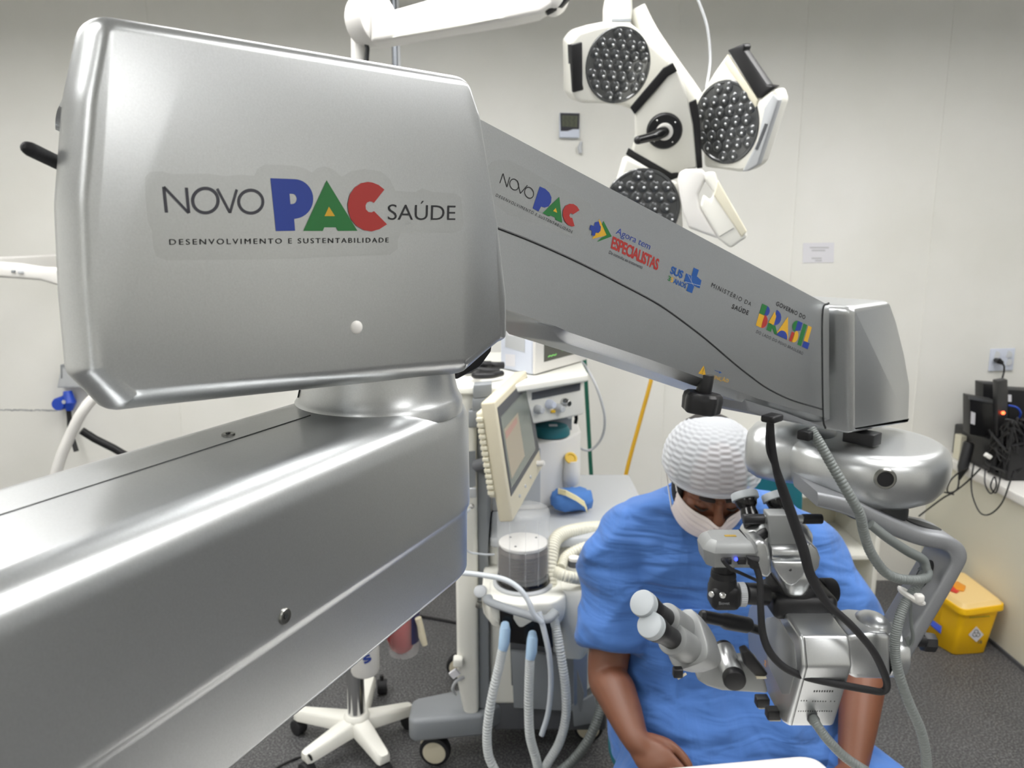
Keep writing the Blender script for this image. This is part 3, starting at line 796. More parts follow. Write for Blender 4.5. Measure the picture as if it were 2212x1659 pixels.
def ringw(b):
    a = at(1594, 1284, 1.165); d = at(1608, 1284, 1.165) - a
    n = 36; x, y, z = axes(d); L = d.length
    rings = [[a + z * h + (x * math.cos(t) + y * math.sin(t)) * (r * (1 if k % 2 else .965)) for k, t in enumerate([2 * math.pi * k / 72 for k in range(72)])] for h, r in ((0, .018), (.001, .0195), (L, .0195), (L + .001, .018))]
    b.loft(rings)
part('lock_ring', greyl, sp, ringw)
part('side_tube', black, sp, lambda b: b.cyl(at(1608, 1282, 1.165), at(1655, 1284, 1.175), .0175, 28, .002))
# assistant's tube
a1 = at(1388, 1303, 1.01); a2 = at(1404, 1350, .99)
ax_ = (at(1556, 1445, 1.135) - at(1404, 1350, .99)).normalized()
asst = part('assistant_tube', grey_sm, scope, lambda b: (
    b.lathe(a2 + ax_ * .072, ax_, [(0, .0205), (.0008, .0225), (.002, .023), (.055, .023), (.058, .021)], 36),
    b.lathe(a1 + ax_ * .074, ax_, [(0, .0205), (.0008, .0225), (.002, .023), (.055, .023), (.058, .021)], 36)))
for p, nm in ((a1, 0), (a2, 1)):
    part('eyepiece', black, asst, lambda b: b.lathe(p, ax_, [(.006, .016), (.012, .0185), (.022, .0185), (.024, .0165), (.036, .0165), (.040, .0150), (.080, .0150)], 30))
    part('eyecup', MATS['eyecup_silicone'], asst, lambda b: b.lathe(p, ax_, [(-.0032, .0172), (-.0028, .0182), (-.001, .0190), (.004, .0192), (.005, .0186), (.006, .0192), (.010, .0192), (.011, .0182)], 36))
m1 = (a1 + a2) / 2 + ax_ * .130
def ablock(b):
    x, y, z = axes(ax_)
    rings = []
    for t, w_, h_ in ((-.002, .040, .030), (.0, .042, .032), (.02, .040, .031), (.05, .036, .028), (.075, .030, .024), (.085, .02, .018)):
        rg = []
        for k in range(28):
            a = 2 * math.pi * k / 28; c2, s2 = math.cos(a), math.sin(a); q = (abs(c2) ** 4 + abs(s2) ** 4) ** (-1 / 4)
            u = (a2 - a1).normalized(); u = (u - ax_ * u.dot(ax_)).normalized(); v = ax_.cross(u)
            rg.append(m1 + ax_ * t + u * c2 * q * w_ + v * s2 * q * h_)
        rings.append(rg)
    b.loft(rings)
part('prism_block', grey_sm, asst, ablock, angle=50)
def aplate(b):
    yprism(b, [(1520, 1440), (1560, 1430), (1640, 1428), (1662, 1500), (1560, 1494), (1528, 1484), (1505, 1470)], 1.14, .03, .006)
part('link_plate', grey_sm, asst, aplate)
part('elbow', silver, asst, lambda b: b.cyl(at(1562, 1402, 1.17), at(1586, 1462, 1.115), .0175, 30, .003))
part('elbow_cap', black, asst, lambda b: (b.cyl(at(1584, 1458, 1.118), at(1588, 1474, 1.10), .0178, 30, .004)))
part('elbow_cap', black, asst, lambda b: b.cyl(at(1560, 1398, 1.176), at(1563, 1405, 1.168), .0160, 30, .002))
part('bracket_latch', black, asst, lambda b: yprism(b, [(1602, 1410), (1616, 1405), (1628, 1418), (1660, 1458), (1652, 1464), (1632, 1462), (1610, 1438)], 1.12, .02, .003))
part('latch_trim', creamd, asst, lambda b: b.box(at(1644, 1463, 1.119), (.016, .006, .0018)))
part('lever_screw', black, asst, lambda b: b.box(at(1464, 1452, 1.03), (.014, .012, .014), bevel=.002))
part('screw_tip', creamd, asst, lambda b: b.tube(AT((1464, 1466, 1.028), (1482, 1455, 1.032)), .0018, 8))
# black side handle
def side_handle(b):
    p = AT((1513, 1330, 1.17), (1517, 1331, 1.17), (1556, 1339, 1.185), (1557, 1339, 1.185), (1568, 1342, 1.19), (1612, 1350, 1.205), (1614, 1350, 1.205), (1622, 1356, 1.21), (1642, 1362, 1.215))
    b.tube(p, [.008, .0105, .0105, .0105, .0138, .0138, .0130, .008, .008], 20)
part('side_handle', black, scope, side_handle, angle=30)
# cables
def blackflat(b):
    p = AT((1664, 898, 1.03), (1668, 960, 1.04), (1676, 1010, 1.05), (1690, 1055, 1.055), (1712, 1118, 1.06), (1735, 1185, 1.06), (1752, 1245, 1.06), (1785, 1300, 1.06), (1840, 1352, 1.05), (1885, 1405, 1.05), (1910, 1455, 1.055), (1916, 1482, 1.06), (1905, 1494, 1.065), (1875, 1490, 1.07), (1800, 1476, 1.075), (1740, 1462, 1.08), (1695, 1442, 1.085), (1664, 1410, 1.09), (1648, 1370, 1.095), (1643, 1310, 1.10), (1642, 1260, 1.11), (1636, 1232, 1.115), (1628, 1215, 1.118))
    b.tube(p, [.0045, .005, .0055, .0075, .008, .008, .0075, .0065, .0062, .006, .006, .0055, .0055, .0058, .006, .006, .006, .006, .0058, .0052, .005, .005, .0062], 12, smooth=160, flat=.8)
cable = part('cable', rubber, scope, blackflat)
part('cable', rubber, scope, lambda b: b.tube(AT((1662, 898, 1.035), (1658, 940, 1.04), (1660, 975, 1.045), (1672, 1005, 1.05), (1684, 1035, 1.052)), .003, 8, smooth=40))
part('cable_plug', rubber, scope, lambda b: b.tube([c0 + V((.038, -.038, -.002)), at(1622, 1205, 1.117), at(1630, 1222, 1.117), at(1633, 1228, 1.117)], [.006, .0085, .0075, .004], 14))
part('cable', rubber, scope, lambda b: b.tube([c0 + V((-.006, -.036, -.004)), at(1562, 1210, 1.11), at(1578, 1228, 1.112), at(1600, 1238, 1.12), at(1640, 1256, 1.14)], [.0036, .0036, .003, .0026, .0026], 10, smooth=40))
def conduit(b, p, r): b.hose(p, r, .0045, .10, 12)
part('conduit', hoseg, scope, lambda b: conduit(b, AT((1750, 925, 1.09), (1772, 960, 1.08), (1800, 1010, 1.07), (1832, 1065, 1.06), (1857, 1110, 1.06), (1866, 1150, 1.065), (1882, 1195, 1.07), (1915, 1238, 1.08), (1955, 1252, 1.09), (1995, 1250, 1.11), (2004, 1236, 1.14), (1990, 1222, 1.15)), .0075))
part('conduit', hoseg, scope, lambda b: conduit(b, AT((1996, 1240, 1.13), (1975, 1275, 1.11), (1952, 1310, 1.10), (1938, 1355, 1.09), (1933, 1400, 1.085), (1940, 1450, 1.08), (1962, 1515, 1.08), (1988, 1575, 1.08), (2000, 1630, 1.08), (2000, 1680, 1.08), (1985, 1760, 1.1)), .0078))
part('conduit', hoseg, scope, lambda b: b.tube(AT((1880, 1132, 1.10), (1915, 1160, 1.10), (1960, 1190, 1.11), (1992, 1208, 1.12), (2000, 1228, 1.12)), .0075, 10, smooth=40))
part('conduit', hoseg, scope, lambda b: b.tube(AT((1966, 1300, 1.12), (1968, 1345, 1.115), (1972, 1375, 1.115), (1966, 1392, 1.12), (1958, 1376, 1.125)), .004, 8, smooth=30, flat=.6))
part('conduit', hoseg, scope, lambda b: conduit(b, AT((1757, 1552, 1.10), (1766, 1568, 1.08), (1790, 1600, 1.07), (1825, 1635, 1.07), (1870, 1665, 1.07), (1930, 1700, 1.08)), .0075))
part('conduit_gland', greyd, scope, lambda b: b.cyl(at(1752, 1548, 1.112), at(1760, 1558, 1.095), .009, 16, .002))
part('conduit_clip', white, scope, lambda b: (b.tube([at(1968, 1288, 1.11) + V((.017 * math.cos(t), .014 * math.sin(t), -.010 * math.cos(t))) for t in [2 * math.pi * k / 24 for k in range(25)]], .0052, 8, flat=.7), b.box(at(1985, 1292, 1.095), (.014, .012, .014), bevel=.004)))
# ================================================================== the seated surgeon
scrubm = mat('scrub_cotton', rgb(66, 110, 178), 0.85, sheen=.15, bump=.25, bscale=900, vary=.04, vscale=12)
def add_folds(m):
    nt = m.node_tree; b_ = nt.nodes['Principled BSDF']; tc = nt.nodes.new('ShaderNodeTexCoord')
    last = b_.inputs['Normal'].links[0].from_node if b_.inputs['Normal'].links else None
    for sc, dist, rot in (((2.2, 2.2, 9.0), .055, (0, .25, 0)), ((9.0, 3.0, 2.4), .032, (0, -.35, 0)), ((5, 5, 22), .014, (0, -.2, 0))):
        mp = nt.nodes.new('ShaderNodeMapping'); mp.inputs['Scale'].default_value = sc; mp.inputs['Rotation'].default_value = rot
        nt.links.new(tc.outputs['Object'], mp.inputs['Vector'])
        n = nt.nodes.new('ShaderNodeTexNoise'); n.inputs['Scale'].default_value = 1.0; n.inputs['Detail'].default_value = 2.5; n.inputs['Distortion'].default_value = .8
        nt.links.new(mp.outputs['Vector'], n.inputs['Vector'])
        bp = nt.nodes.new('ShaderNodeBump'); bp.inputs['Strength'].default_value = .9; bp.inputs['Distance'].default_value = dist
        nt.links.new(n.outputs['Fac'], bp.inputs['Height'])
        if last: nt.links.new(last.outputs['Normal'], bp.inputs['Normal'])
        last = bp
    nt.links.new(last.outputs['Normal'], b_.inputs['Normal'])
add_folds(scrubm)
skin = mat('skin', rgb(116, 72, 50), 0.5, sss=.08, vary=.06, vscale=25)
hairm = mat('dark_hair', rgb(24, 19, 17), .6)
capm = mat('cap_fabric', rgb(216, 219, 224), .8, bump=.2, bscale=300, alpha=.60)
maskm = mat('mask_fabric', rgb(240, 228, 222), .75, bump=.15, bscale=600)
browm = mat('brow_hair', rgb(34, 24, 20), .7)
eyem = mat('eyelid', rgb(110, 66, 46), .5)
nailm = mat('nail', rgb(206, 150, 130), .35)
person = thing('person', (.49, 1.78, 0), 'seated person in blue scrubs, white bouffant cap and face mask looking down into the microscope', 'person')
Hc = V((.436, 1.640, 1.130)); TL = math.radians(36)
hf = V((.02, -math.cos(TL), -math.sin(TL))).normalized(); hu = V((0, -math.sin(TL), math.cos(TL))); hx = hu.cross(hf).normalized()
hx = V((1, 0, 0)); hu = hf.cross(hx).normalized(); hu = hu if hu.z > 0 else -hu
def H(x, f, u): return Hc + hx * x + hf * f + hu * u
def remesh(b, name, m, parent, voxel, smooth=6, mods=None, fac=.5):
    o = b.build(name, m, parent, angle=180)
    r = o.modifiers.new('r', 'REMESH'); r.mode = 'VOXEL'; r.voxel_size = voxel; r.use_smooth_shade = True
    if smooth:
        s = o.modifiers.new('s', 'SMOOTH'); s.iterations = smooth; s.factor = fac
    bpy.context.view_layer.update()
    dg = bpy.context.evaluated_depsgraph_get()
    me = bpy.data.meshes.new_from_object(o.evaluated_get(dg))
    o.modifiers.clear(); old = o.data; o.data = me; bpy.data.meshes.remove(old)
    me.materials.clear(); me.materials.append(m)
    me.shade_smooth()
    return o
def limb(b, pts, r, flat=1.0, n=30, seg=18): b.tube(pts, r, seg, smooth=n, flat=flat)
shL = V((.272, 1.77, .895)); elL = at(1312, 1452, 1.655); wrL = at(1372, 1594, 1.47)
shR = V((.712, 1.77, .895)); elR = at(1870, 1420, 1.63); wrR = at(1842, 1660, 1.45)
def fingers(b, w, dirv, side, up, s=1.0):
    """hand from wrist w: palm, four bent fingers, thumb. dirv: along the hand, side: towards the thumb, up: back of hand"""
    d = dirv.normalized(); t = side.normalized(); u = up.normalized()
    P = lambda a, c, h: w + d * a * s + t * c * s + u * h * s
    b.loft([[P(a, c0 + math.cos(q) * wd, h0 + math.sin(q) * th) for q in [2 * math.pi * k / 16 for k in range(16)]] for a, c0, wd, h0, th in ((.0, 0, .022, 0, .018), (.012, .0, .0285, 0, .0205), (.035, .002, .038, .001, .018), (.06, 0, .042, .002, .0165), (.082, -.001, .041, .001, .0145), (.092, -.001, .037, -.001, .012))])
    for k, (c, L, r) in enumerate(((.029, .070, .0092), (.010, .078, .0095), (-.010, .072, .0090), (-.029, .058, .0082))):
        p0 = P(.084, c, 0); p1 = P(.084 + L * .42, c * 1.02, -.010); p2 = P(.084 + L * .56, c * .98, -.034); p3 = P(.084 + L * .42, c * .95, -.052)
        b.tube([P(.07, c, .001), p0, p1, p2, p3], [r * 1.05, r * 1.08, r, r * .92, r * .75], 12, smooth=16)
        b.ell(p3, (r * .75,) * 3)
    b.tube([P(.012, .022, -.004), P(.036, .044, -.012), P(.062, .052, -.020), P(.088, .050, -.026), P(.098, .047, -.028)], [.014, .0135, .0110, .0098, .0075], 12, smooth=16)
    b.ell(P(.098, .047, -.028), (.0078,) * 3)
    return P
hL_d = (at(1432, 1640, 1.40) - wrL); hL_d.z -= .02
def body_fn(b):
    # skull, face, neck
    b.ell(H(0, -.012, .035), (.076, .098, .086), (hx, hf, hu), 28, 18)
    b.ell(H(0, .030, -.020), (.066, .066, .088), (hx, hf, hu), 28, 18)
    b.ell(H(0, .048, -.075), (.042, .040, .036), (hx, hf, hu))
    for s in (-1, 1):
        b.ell(H(s * .034, .074, .028), (.034, .018, .011), (hx, hf, hu), 14, 8)      # brow ridge
        b.ell(H(s * .046, .066, -.022), (.024, .022, .022), (hx, hf, hu), 14, 8)     # cheek
        b.ell(H(s * .033, .082, .004), (.015, .010, .010), (hx, hf, hu), 12, 8)      # closed lids
        b.ell(H(s * .078, -.008, -.005), (.008, .018, .032), (hx, hf, hu), 12, 10)   # ear
    b.tube([H(0, .092, .022), H(0, .102, 0), H(0, .116, -.026), H(0, .106, -.036)], [.009, .009, .014, .010], 12, smooth=12)
    for s in (-1, 1): b.ell(H(s * .013, .102, -.032), (.009, .010, .008), (hx, hf, hu), 10, 8)
    b.tube([H(0, .088, -.056), H(0, .090, -.062)], [.016, .014], 10)
    b.tube([H(0, -.03, -.02), H(0, -.045, -.08), V((.455, 1.745, 1.03)), V((.48, 1.77, .95))], [.058, .058, .062, .075], 18, smooth=14)
    # trunk core
    trunk(b, -.014)
    for sh, el, wr, hd_ in ((shL, elL, wrL, hL_d.normalized()), (shR, elR, wrR, V((-.25, -.9, -.2)).normalized())):
        b.tube([V((.49, 1.77, .96)).lerp(sh, .6), sh, sh.lerp(el, .5), el, el.lerp(wr, .3), el.lerp(wr, .65), wr, wr + hd_ * .03, wr + hd_ * .05], [.06, .062, .054, .0465, .0475, .040, .0290, .0265, .020], 18, smooth=36)
        b.ell(el, (.046, .046, .047))
    P = fingers(b, wrL, hL_d, V((.75, -.1, .45)), V((-.35, -.5, .8)), 1.0)
    fingers(b, wrR, V((-.25, -.9, -.2)), V((-.8, .2, .2)), V((0, -.2, 1)), 1.0)
def trunk(b, g):
    rings = []
    low = ((.42, .205, .150, .50, 1.79), (.50, .225, .165, .50, 1.78), (.60, .235, .170, .50, 1.77)) if g < 0 else ((.40, .262, .27, .51, 1.71), (.46, .262, .275, .51, 1.71), (.53, .258, .255, .505, 1.715), (.59, .250, .215, .50, 1.74), (.64, .242, .185, .50, 1.76))
    for z, rx, ry, cx, cy in low + ((.70, .238, .166, .50, 1.77), (.80, .238, .148, .498, 1.77), (.88, .238, .134, .496, 1.77), (.93, .236, .120, .494, 1.775), (.965, .222, .108, .490, 1.775), (.995, .196, .098, .486, 1.770), (1.02, .160, .092, .480, 1.762), (1.036, .126, .086, .472, 1.750), (1.047, .100, .080, .464, 1.735)):
        rg = []
        for k in range(40):
            a = 2 * math.pi * k / 40; c_, s_ = math.cos(a), math.sin(a); q = (abs(c_) ** 2.5 + abs(s_) ** 2.5) ** (-1 / 2.5)
            rg.append(V((cx + c_ * q * (rx + g), cy + s_ * q * (ry + g), z)))
        rings.append(rg)
    b.loft(rings)
b = MB(); body_fn(b)
bodyo = remesh(b, 'body', skin, person, .0032, 12)
# shirt
def shirt(b):
    trunk(b, .0)
    for sh, el in ((shL, elL), (shR, elR)):
        dn = (el - sh)
        end = sh + dn * .80
        n = dn.normalized()
        b.tube([V((.49, 1.77, .92)).lerp(sh, .5), sh, sh + dn * .3, sh + dn * .6, end], [.088, .086, .080, .077, .080], 28, smooth=30)
    random.seed(3)
b = MB(); shirt(b)
so = remesh(b, 'scrub_shirt', scrubm, person, .0065, 12, fac=.6)
def fold(o, amp):
    """soft cloth folds pressed into the mesh"""
    from mathutils import noise
    me = o.data; off = V(person.location); mv = []
    for v in me.vertices:
        p = v.co + off; n = v.normal
        f = 0
        # horizontal creases across the belly, diagonal drag lines from the shoulders
        zz = p.z
        w1 = max(0, min(1, (.86 - zz) / .2))
        f += w1 * (noise.noise(V((p.x * 3.2, p.y * 2, zz * 10 + math.sin(p.x * 6) * .6))) * .9)
        f += .7 * noise.noise(V((p.x * 14 + zz * 6, p.y * 5, zz * 4.5)))
        f += .2 * noise.noise(p * 18)
        r1 = 1 - abs(noise.noise(V((p.x * 2.6 + 3, p.y * 2.2, zz * 7 + .5 * math.sin(p.x * 6))))) * 2
        f += w1 * .7 * max(0, r1) ** 1.6
        r2 = 1 - abs(noise.noise(V(((p.x - .5) * 6 + (zz - .9) * 5 * (1 if p.x > .5 else -1), p.y * 3, zz * 2.5 + 8)))) * 2
        f += (1 - w1) * .55 * max(0, r2) ** 2
        f += .8 * max(0, noise.noise(V(((p.x + zz * .8) * 11, p.y * 6, (zz - p.x * .5) * 3 + 5)))) * (1 - w1)
        mv.append(n * (f * amp))
    for v, q in zip(me.vertices, mv): v.co = v.co + q
    me.update()
    sm_ = o.modifiers.new('s', 'SMOOTH'); sm_.iterations = 4; sm_.factor = .5
fold(so, .022)
# collar band
def collar(b):
    pts = [V((.464 + .099 * math.cos(a), 1.738 + .082 * math.sin(a), 1.046 - (.052 * max(0, -math.sin(a)) ** 3))) for a in [2 * math.pi * k / 48 for k in range(48)]]
    b.tube(pts + [pts[0]], .0075, 10, caps=False, flat=1.8)
part('collar', scrubm, so, collar)
part('undershirt', mat('black_cloth', rgb(26, 24, 30), .85), person, lambda b: b.lathe(V((.464, 1.735, 1.015)), V((-.05, -.25, 1)), [(0, .088), (.025, .082), (.048, .074), (.058, .068)], 28))
part('chest_pocket', scrubm, so, lambda b: b.box(V((.42, 1.612, .76)), (.13, .006, .12), bevel=.002))
# trousers: thighs, knees, shins
def trousers(b):
    for hp, kn, an in ((V((.40, 1.78, .45)), V((.255, 1.36, .46)), V((.275, 1.42, .10))), (V((.60, 1.78, .45)), V((.82, 1.38, .46)), V((.80, 1.46, .10)))):
        b.tube([hp + V((0, .06, 0)), hp, hp.lerp(kn, .5), kn, kn.lerp(an, .25), kn.lerp(an, .7), an], [.085, .095, .088, .075, .072, .07, .068], 20, smooth=40)
    b.ell(V((.50, 1.80, .47)), (.205, .15, .085))
b = MB(); trousers(b)
tr = remesh(b, 'trousers', scrubm, person, .009, 8)
fold(tr, .014)
for x, y in ((.285, 1.36), (.78, 1.40)):
    part('shoe', white, person, lambda b: b.loft([[V((x + math.cos(a) * w_, y + yy, max(.0, .004 + h_ * .5 + math.sin(a) * h_ * .5))) for a in [2 * math.pi * k / 18 for k in range(18)]] for yy, w_, h_ in ((.10, .02, .05), (.085, .036, .09), (.04, .04, .10), (-.03, .043, .075), (-.1, .048, .055), (-.15, .04, .045), (-.165, .018, .03))]))
# hair, brows, lids
part('hair', hairm, person, lambda b: (b.ell(H(0, -.024, .032), (.088, .100, .092), (hx, hf, hu), 26, 16), b.ell(H(.068, .016, -.024), (.012, .034, .050), (hx, hf, hu)), b.ell(H(-.068, .016, -.024), (.012, .034, .050), (hx, hf, hu))))
for s in (-1, 1):
    part('eyebrow', browm, person, lambda b: b.tube([H(s * .012, .092, .026), H(s * .032, .091, .033), H(s * .055, .076, .027)], [.0045, .0055, .003], 8, smooth=12))
    part('eyelashes', browm, person, lambda b: b.tube([H(s * .019, .0905, -.003), H(s * .033, .0935, -.006), H(s * .048, .083, -.002)], [.0015, .0026, .0015], 8, smooth=12))
# cap
def capf(b):
    rings = []
    cu = (hu * .88 - hf * .47).normalized(); cf = (hf * .88 + hu * .47).normalized()
    N = 200; base = H(0, -.006, .030)
    for j in range(0, 101):
        t = j / 100
        ph = math.radians(4) + t * math.radians(104)
        rg = []
        for k in range(N):
            a = 2 * math.pi * k / N
            rx, rf, ru = .105, .122, .104
            x = math.sin(ph) * math.cos(a); f = math.sin(ph) * math.sin(a); u = math.cos(ph)
            # gathered ripples: short pleats running round in offset rows
            row = a * 22 / (2 * math.pi); fr_ = row - math.floor(row)
            colm = math.sin(math.pi * fr_) ** .6
            rip = math.sin(ph * 54 + (math.floor(row) % 2) * 3.0 + math.floor(row) * .35) * colm + .7 * (colm - .6)
            amp = .017 * min(1, max(0, (ph - .25) / .5)) * (1 if t < .93 else max(0, (1 - t) / .07))
            s = 1 + amp * rip * .6
            pinch = 1 if t < .86 else 1 - .10 * ((t - .86) / .14) ** 1.5
            s *= pinch
            rg.append(base + hx * (x * rx * s) + cf * (f * rf * s) + cu * (u * ru * s))
        rings.append(rg)
    b.loft(rings, True, False)
    last = rings[-1]
    b.tube(last + [last[0]], .0045, 8, caps=False)
part('surgical_cap', capm, person, capf, angle=180)
# mask
def maskf(b):
    rings = []
    nu, nv = 41, 19
    for j in range(nv):
        v = j / (nv - 1)
        rg = []
        for i in range(nu):
            s = -1 + 2 * i / (nu - 1)
            a = s * math.radians(64)
            top = -.012 - .004 * (1 - abs(s)) + .018 * abs(s) ** 2
            bot = -.124 + .050 * abs(s) ** 2
            u = top + (bot - top) * v
            fr = .1105 - .020 * v ** 2 + .006 * math.sin(v * math.pi)
            x = math.sin(a) * .0865; f = math.cos(a) ** .85 * fr - .002
            nose = math.exp(-(s / .16) ** 2) * (.016 * (1 - v) + .006)
            pleat = .0022 * math.sin(v * 5 * 2 * math.pi) * (1 - .3 * abs(s))
            rg.append(H(x * (1 + .04), f + nose + pleat, u))
        rings.append(rg)
    inner = [[p - hf * .002 for p in rg] for rg in rings]
    b.loft(rings, False, False, closed=False)
    b.loft(inner, False, False, closed=False)
mo = part('face_mask', maskm, person, maskf, angle=180)
for s in (-1, 1):
    part('ear_loop', white, mo, lambda b: b.tube([H(s * .081, .050, .004), H(s * .084, .005, .022), H(s * .088, -.022, .010), H(s * .087, -.02, -.03), H(s * .080, .044, -.07)], .0016, 6, smooth=24))
# teal chair he sits on
teal = mat('teal_vinyl', rgb(28, 108, 118), .5)
ch = thing('surgeon_chair', (.52, 1.86, 0), 'teal upholstered wheeled chair under the seated person', 'chair')
part('seat', teal, ch, lambda b: b.lathe(V((.50, 1.82, .29)), ZU, [(0, .20), (.005, .235), (.02, .245), (.05, .245), (.065, .235), (.07, .2)], 40))
def backrest(b):
    pts = []
    rings = []
    for z, w0, w1 in ((.74, -.10, .155), (.76, -.13, .175), (.9, -.15, .185), (1.02, -.15, .178), (1.045, -.13, .16), (1.055, -.1, .13)):
        rg = []
        for k in range(24):
            a = 2 * math.pi * k / 24; c_, s_ = math.cos(a), math.sin(a); q = (abs(c_) ** 4 + abs(s_) ** 4) ** (-1 / 4)
            rg.append(V((.625 + (w0 + w1) / 2 + c_ * q * (w1 - w0) / 2, 2.08 + s_ * q * .028 - c_ * .02, z)))
        rings.append(rg)
    b.loft(rings)
part('backrest', teal, ch, backrest, angle=60)
part('back_post', black, ch, lambda b: b.tube([V((.55, 1.95, .34)), V((.6, 2.12, .34)), V((.62, 2.12, .5)), V((.62, 2.115, .8))], .014, 10, smooth=24))
part('column', chrome, ch, lambda b: b.cyl(V((.5, 1.82, .08)), V((.5, 1.82, .30)), .025, 20))
for k in range(5):
    a = math.radians(20 + 72 * k); d = V((math.cos(a), math.sin(a), 0)); p = V((.5, 1.82, 0))
    lg = part('leg', black, ch, lambda b: b.tube([p + V((0, 0, .095)), p + d * .15 + V((0, 0, .085)), p + d * .27 + V((0, 0, .07))], [.026, .022, .016], 10))
    part('caster', rubber, lg, lambda b: b.cyl(p + d * .27 + V((-.012, 0, .027)), p + d * .27 + V((.012, 0, .027)), .027, 16, .004))
# white table under his hands
tb = thing('instrument_table', (.42, 1.0, 0), 'white padded table top under the person\'s hands', 'table')
def tabletop(b):
    q = [V((.235, 1.372)), V((.635, 1.424)), V((.66, .62)), V((.20, .60))]
    o = densify([tuple(p) for p in round_poly(q, [.03, .05, .05, .05], 8)], .03)
    b.stack(o, [(.562, .008), (.566, .002), (.575, 0), (.588, 0), (.594, .0025), (.5975, .008), (.598, .014)], lambda x, y, h: V((x, y, h)))
part('top', white, tb, tabletop, angle=60)
for x, y in ((.30, 1.28), (.58, 1.31), (.27, .70), (.58, .70)):
    part('leg', greyl, tb, lambda b: b.cyl(V((x, y, 0)), V((x, y, .565)), .014, 14))
# ================================================================== anaesthesia machine
AMX = (-.17, .22)
am = thing('anaesthesia_machine', (.02, 2.4, 0), 'white wheeled anaesthesia machine with tilted screen, clear bellows and ribbed hoses', 'medical machine')
def bx(b, x0, x1, y0, y1, z0, z1, bv=.006): b.box(((x0 + x1) / 2, (y0 + y1) / 2, (z0 + z1) / 2), (x1 - x0, y1 - y0, z1 - z0), bevel=bv)
post = part('side_column', whitew, am, lambda b: (b.prism([V((-.168, 2.15, z)) if False else V((x, 2.15, z)) for x, z in ((-.168, 1.22), (-.102, 1.22), (-.102, .20), (-.125, .17), (-.15, .20), (-.168, .30))], V((0, .40, 0)), .012)))
part('side_rail', greyp, am, lambda b: bx(b, -.1015, -.070, 2.17, 2.5, .2, 1.2, .003))
part('recess', greyp, post, lambda b: b.prism(AT((1006, 976, 2.148), (1027, 974, 2.148), (1028, 1050, 2.148), (1008, 1056, 2.148)), V((0, .004, 0))))
part('recess_step', greyl, post, lambda b: b.box(at(1019, 1064, 2.145), (.028, .012, .03), bevel=.004))
part('fitting', chrome, post, lambda b: b.cyl(at(1019, 1092, 2.148), at(1019, 1094, 2.128), .007, 14, .002))
part('foot_bumper', whitew, post, lambda b: b.box(at(990, 1428, 2.145), (.03, .03, .028), bevel=.005))
for (x0, y0, x1, y1) in ((1022, 832, 1062, 862), (1020, 862, 1062, 890), (1012, 888, 1060, 925)):
    part('clamp', greyp, am, lambda b: b.prism(AT((x0, y0, 2.12), (x1, y0 - 4, 2.12), (x1, y1 - 4, 2.12), (x0, y1, 2.12)), V((0, .045, 0)), .004))
part('top_deck', whitew, am, lambda b: b.stack(densify([tuple(p) for p in round_poly([V((-.178, 2.13)), V((-.02, 2.13)), V((.235, 2.33)), V((.235, 2.78)), V((-.178, 2.78))], [.02, .08, .03, .02, .02], 6)], .03), [(1.205, .004), (1.209, 0), (1.222, 0), (1.226, .002), (1.228, .006)], lambda x, y, h: V((x, y, h))))
hd = part('head_unit', whitew, am, lambda b: b.prism([V((x, y, 1.09)) for x, y in ((-.066, 2.2), (-.03, 2.18), (.225, 2.37), (.225, 2.74), (-.066, 2.74))], V((0, 0, .112)), .008))
fn = V((.19, -.255, 0)).normalized(); fu = V((.255, .19, 0)).normalized()
hp = V((.0, 2.2025, 0))
def HF(u, z, d=.0): return V((-.03, 2.18, 0)) + fu * u + fn * d + V((0, 0, z))
part('label_strip', greyd, hd, lambda b: b.prism([HF(u, z, .001) for u, z in ((.11, 1.165), (.30, 1.172), (.30, 1.195), (.11, 1.188))], fn * .002))
for k, (u, z, m_) in enumerate(((.13, 1.135, greyl), (.175, 1.145, bluish), (.21, 1.128, greyl), (.235, 1.142, chrome))):
    part('control_knob', m_, hd, lambda b: b.lathe(HF(u, z), fn, [(0, .014), (.012, .014), (.016, .011), (.026, .010), (.028, .008)], 18))
part('knob_spot', mat('yellow_plastic', rgb(226, 184, 36), .45), hd, lambda b: b.box(HF(.19, 1.12, .004), (.014, .012, .008), bevel=.002))
# middle: niche and drawers
part('niche', greyp, am, lambda b: bx(b, -.066, .205, 2.57, 2.74, .985, 1.095, .003))
part('niche_post', white, am, lambda b: b.prism(AT((1224, 858, 2.4), (1232, 856, 2.4), (1234, 905, 2.4), (1226, 905, 2.4)), V((0, .05, 0)), .003))
part('drawer_unit', white, am, lambda b: b.prism([V((x, y, .766)) for x, y in ((-.066, 2.38), (.10, 2.40), (.19, 2.47), (.235, 2.56), (.235, 2.76), (-.066, 2.76))], V((0, 0, .224)), .008))
dr = part('drawer_front', greyl, am, lambda b: b.prism([V((x, y, .785)) for x, y in ((-.02, 2.3825), (.092, 2.396), (.092, 2.40), (-.02, 2.39))], V((0, 0, .19)), .002))
part('suction_port', white, am, lambda b: b.lathe(at(1233, 1000, 2.46), V((.25, -.6, -.8)), [(-.03, .022), (.0, .022), (.01, .020)], 24))
part('port_ring', MATS['yellow_plastic'], am, lambda b: b.lathe(at(1233, 990, 2.445), V((.2, -.6, .55)), [(0, .021), (.004, .021), (.004, .014), (.001, .013)], 26))
part('port_jar', white, am, lambda b: b.lathe(at(1234, 1048, 2.45), V((0, 0, 1)), [(0, .018), (.01, .026), (.05, .028), (.085, .022)], 24))
part('lock', steel, am, lambda b: b.cyl(at(1216, 935, 2.49), at(1216, 935, 2.475), .006, 14))
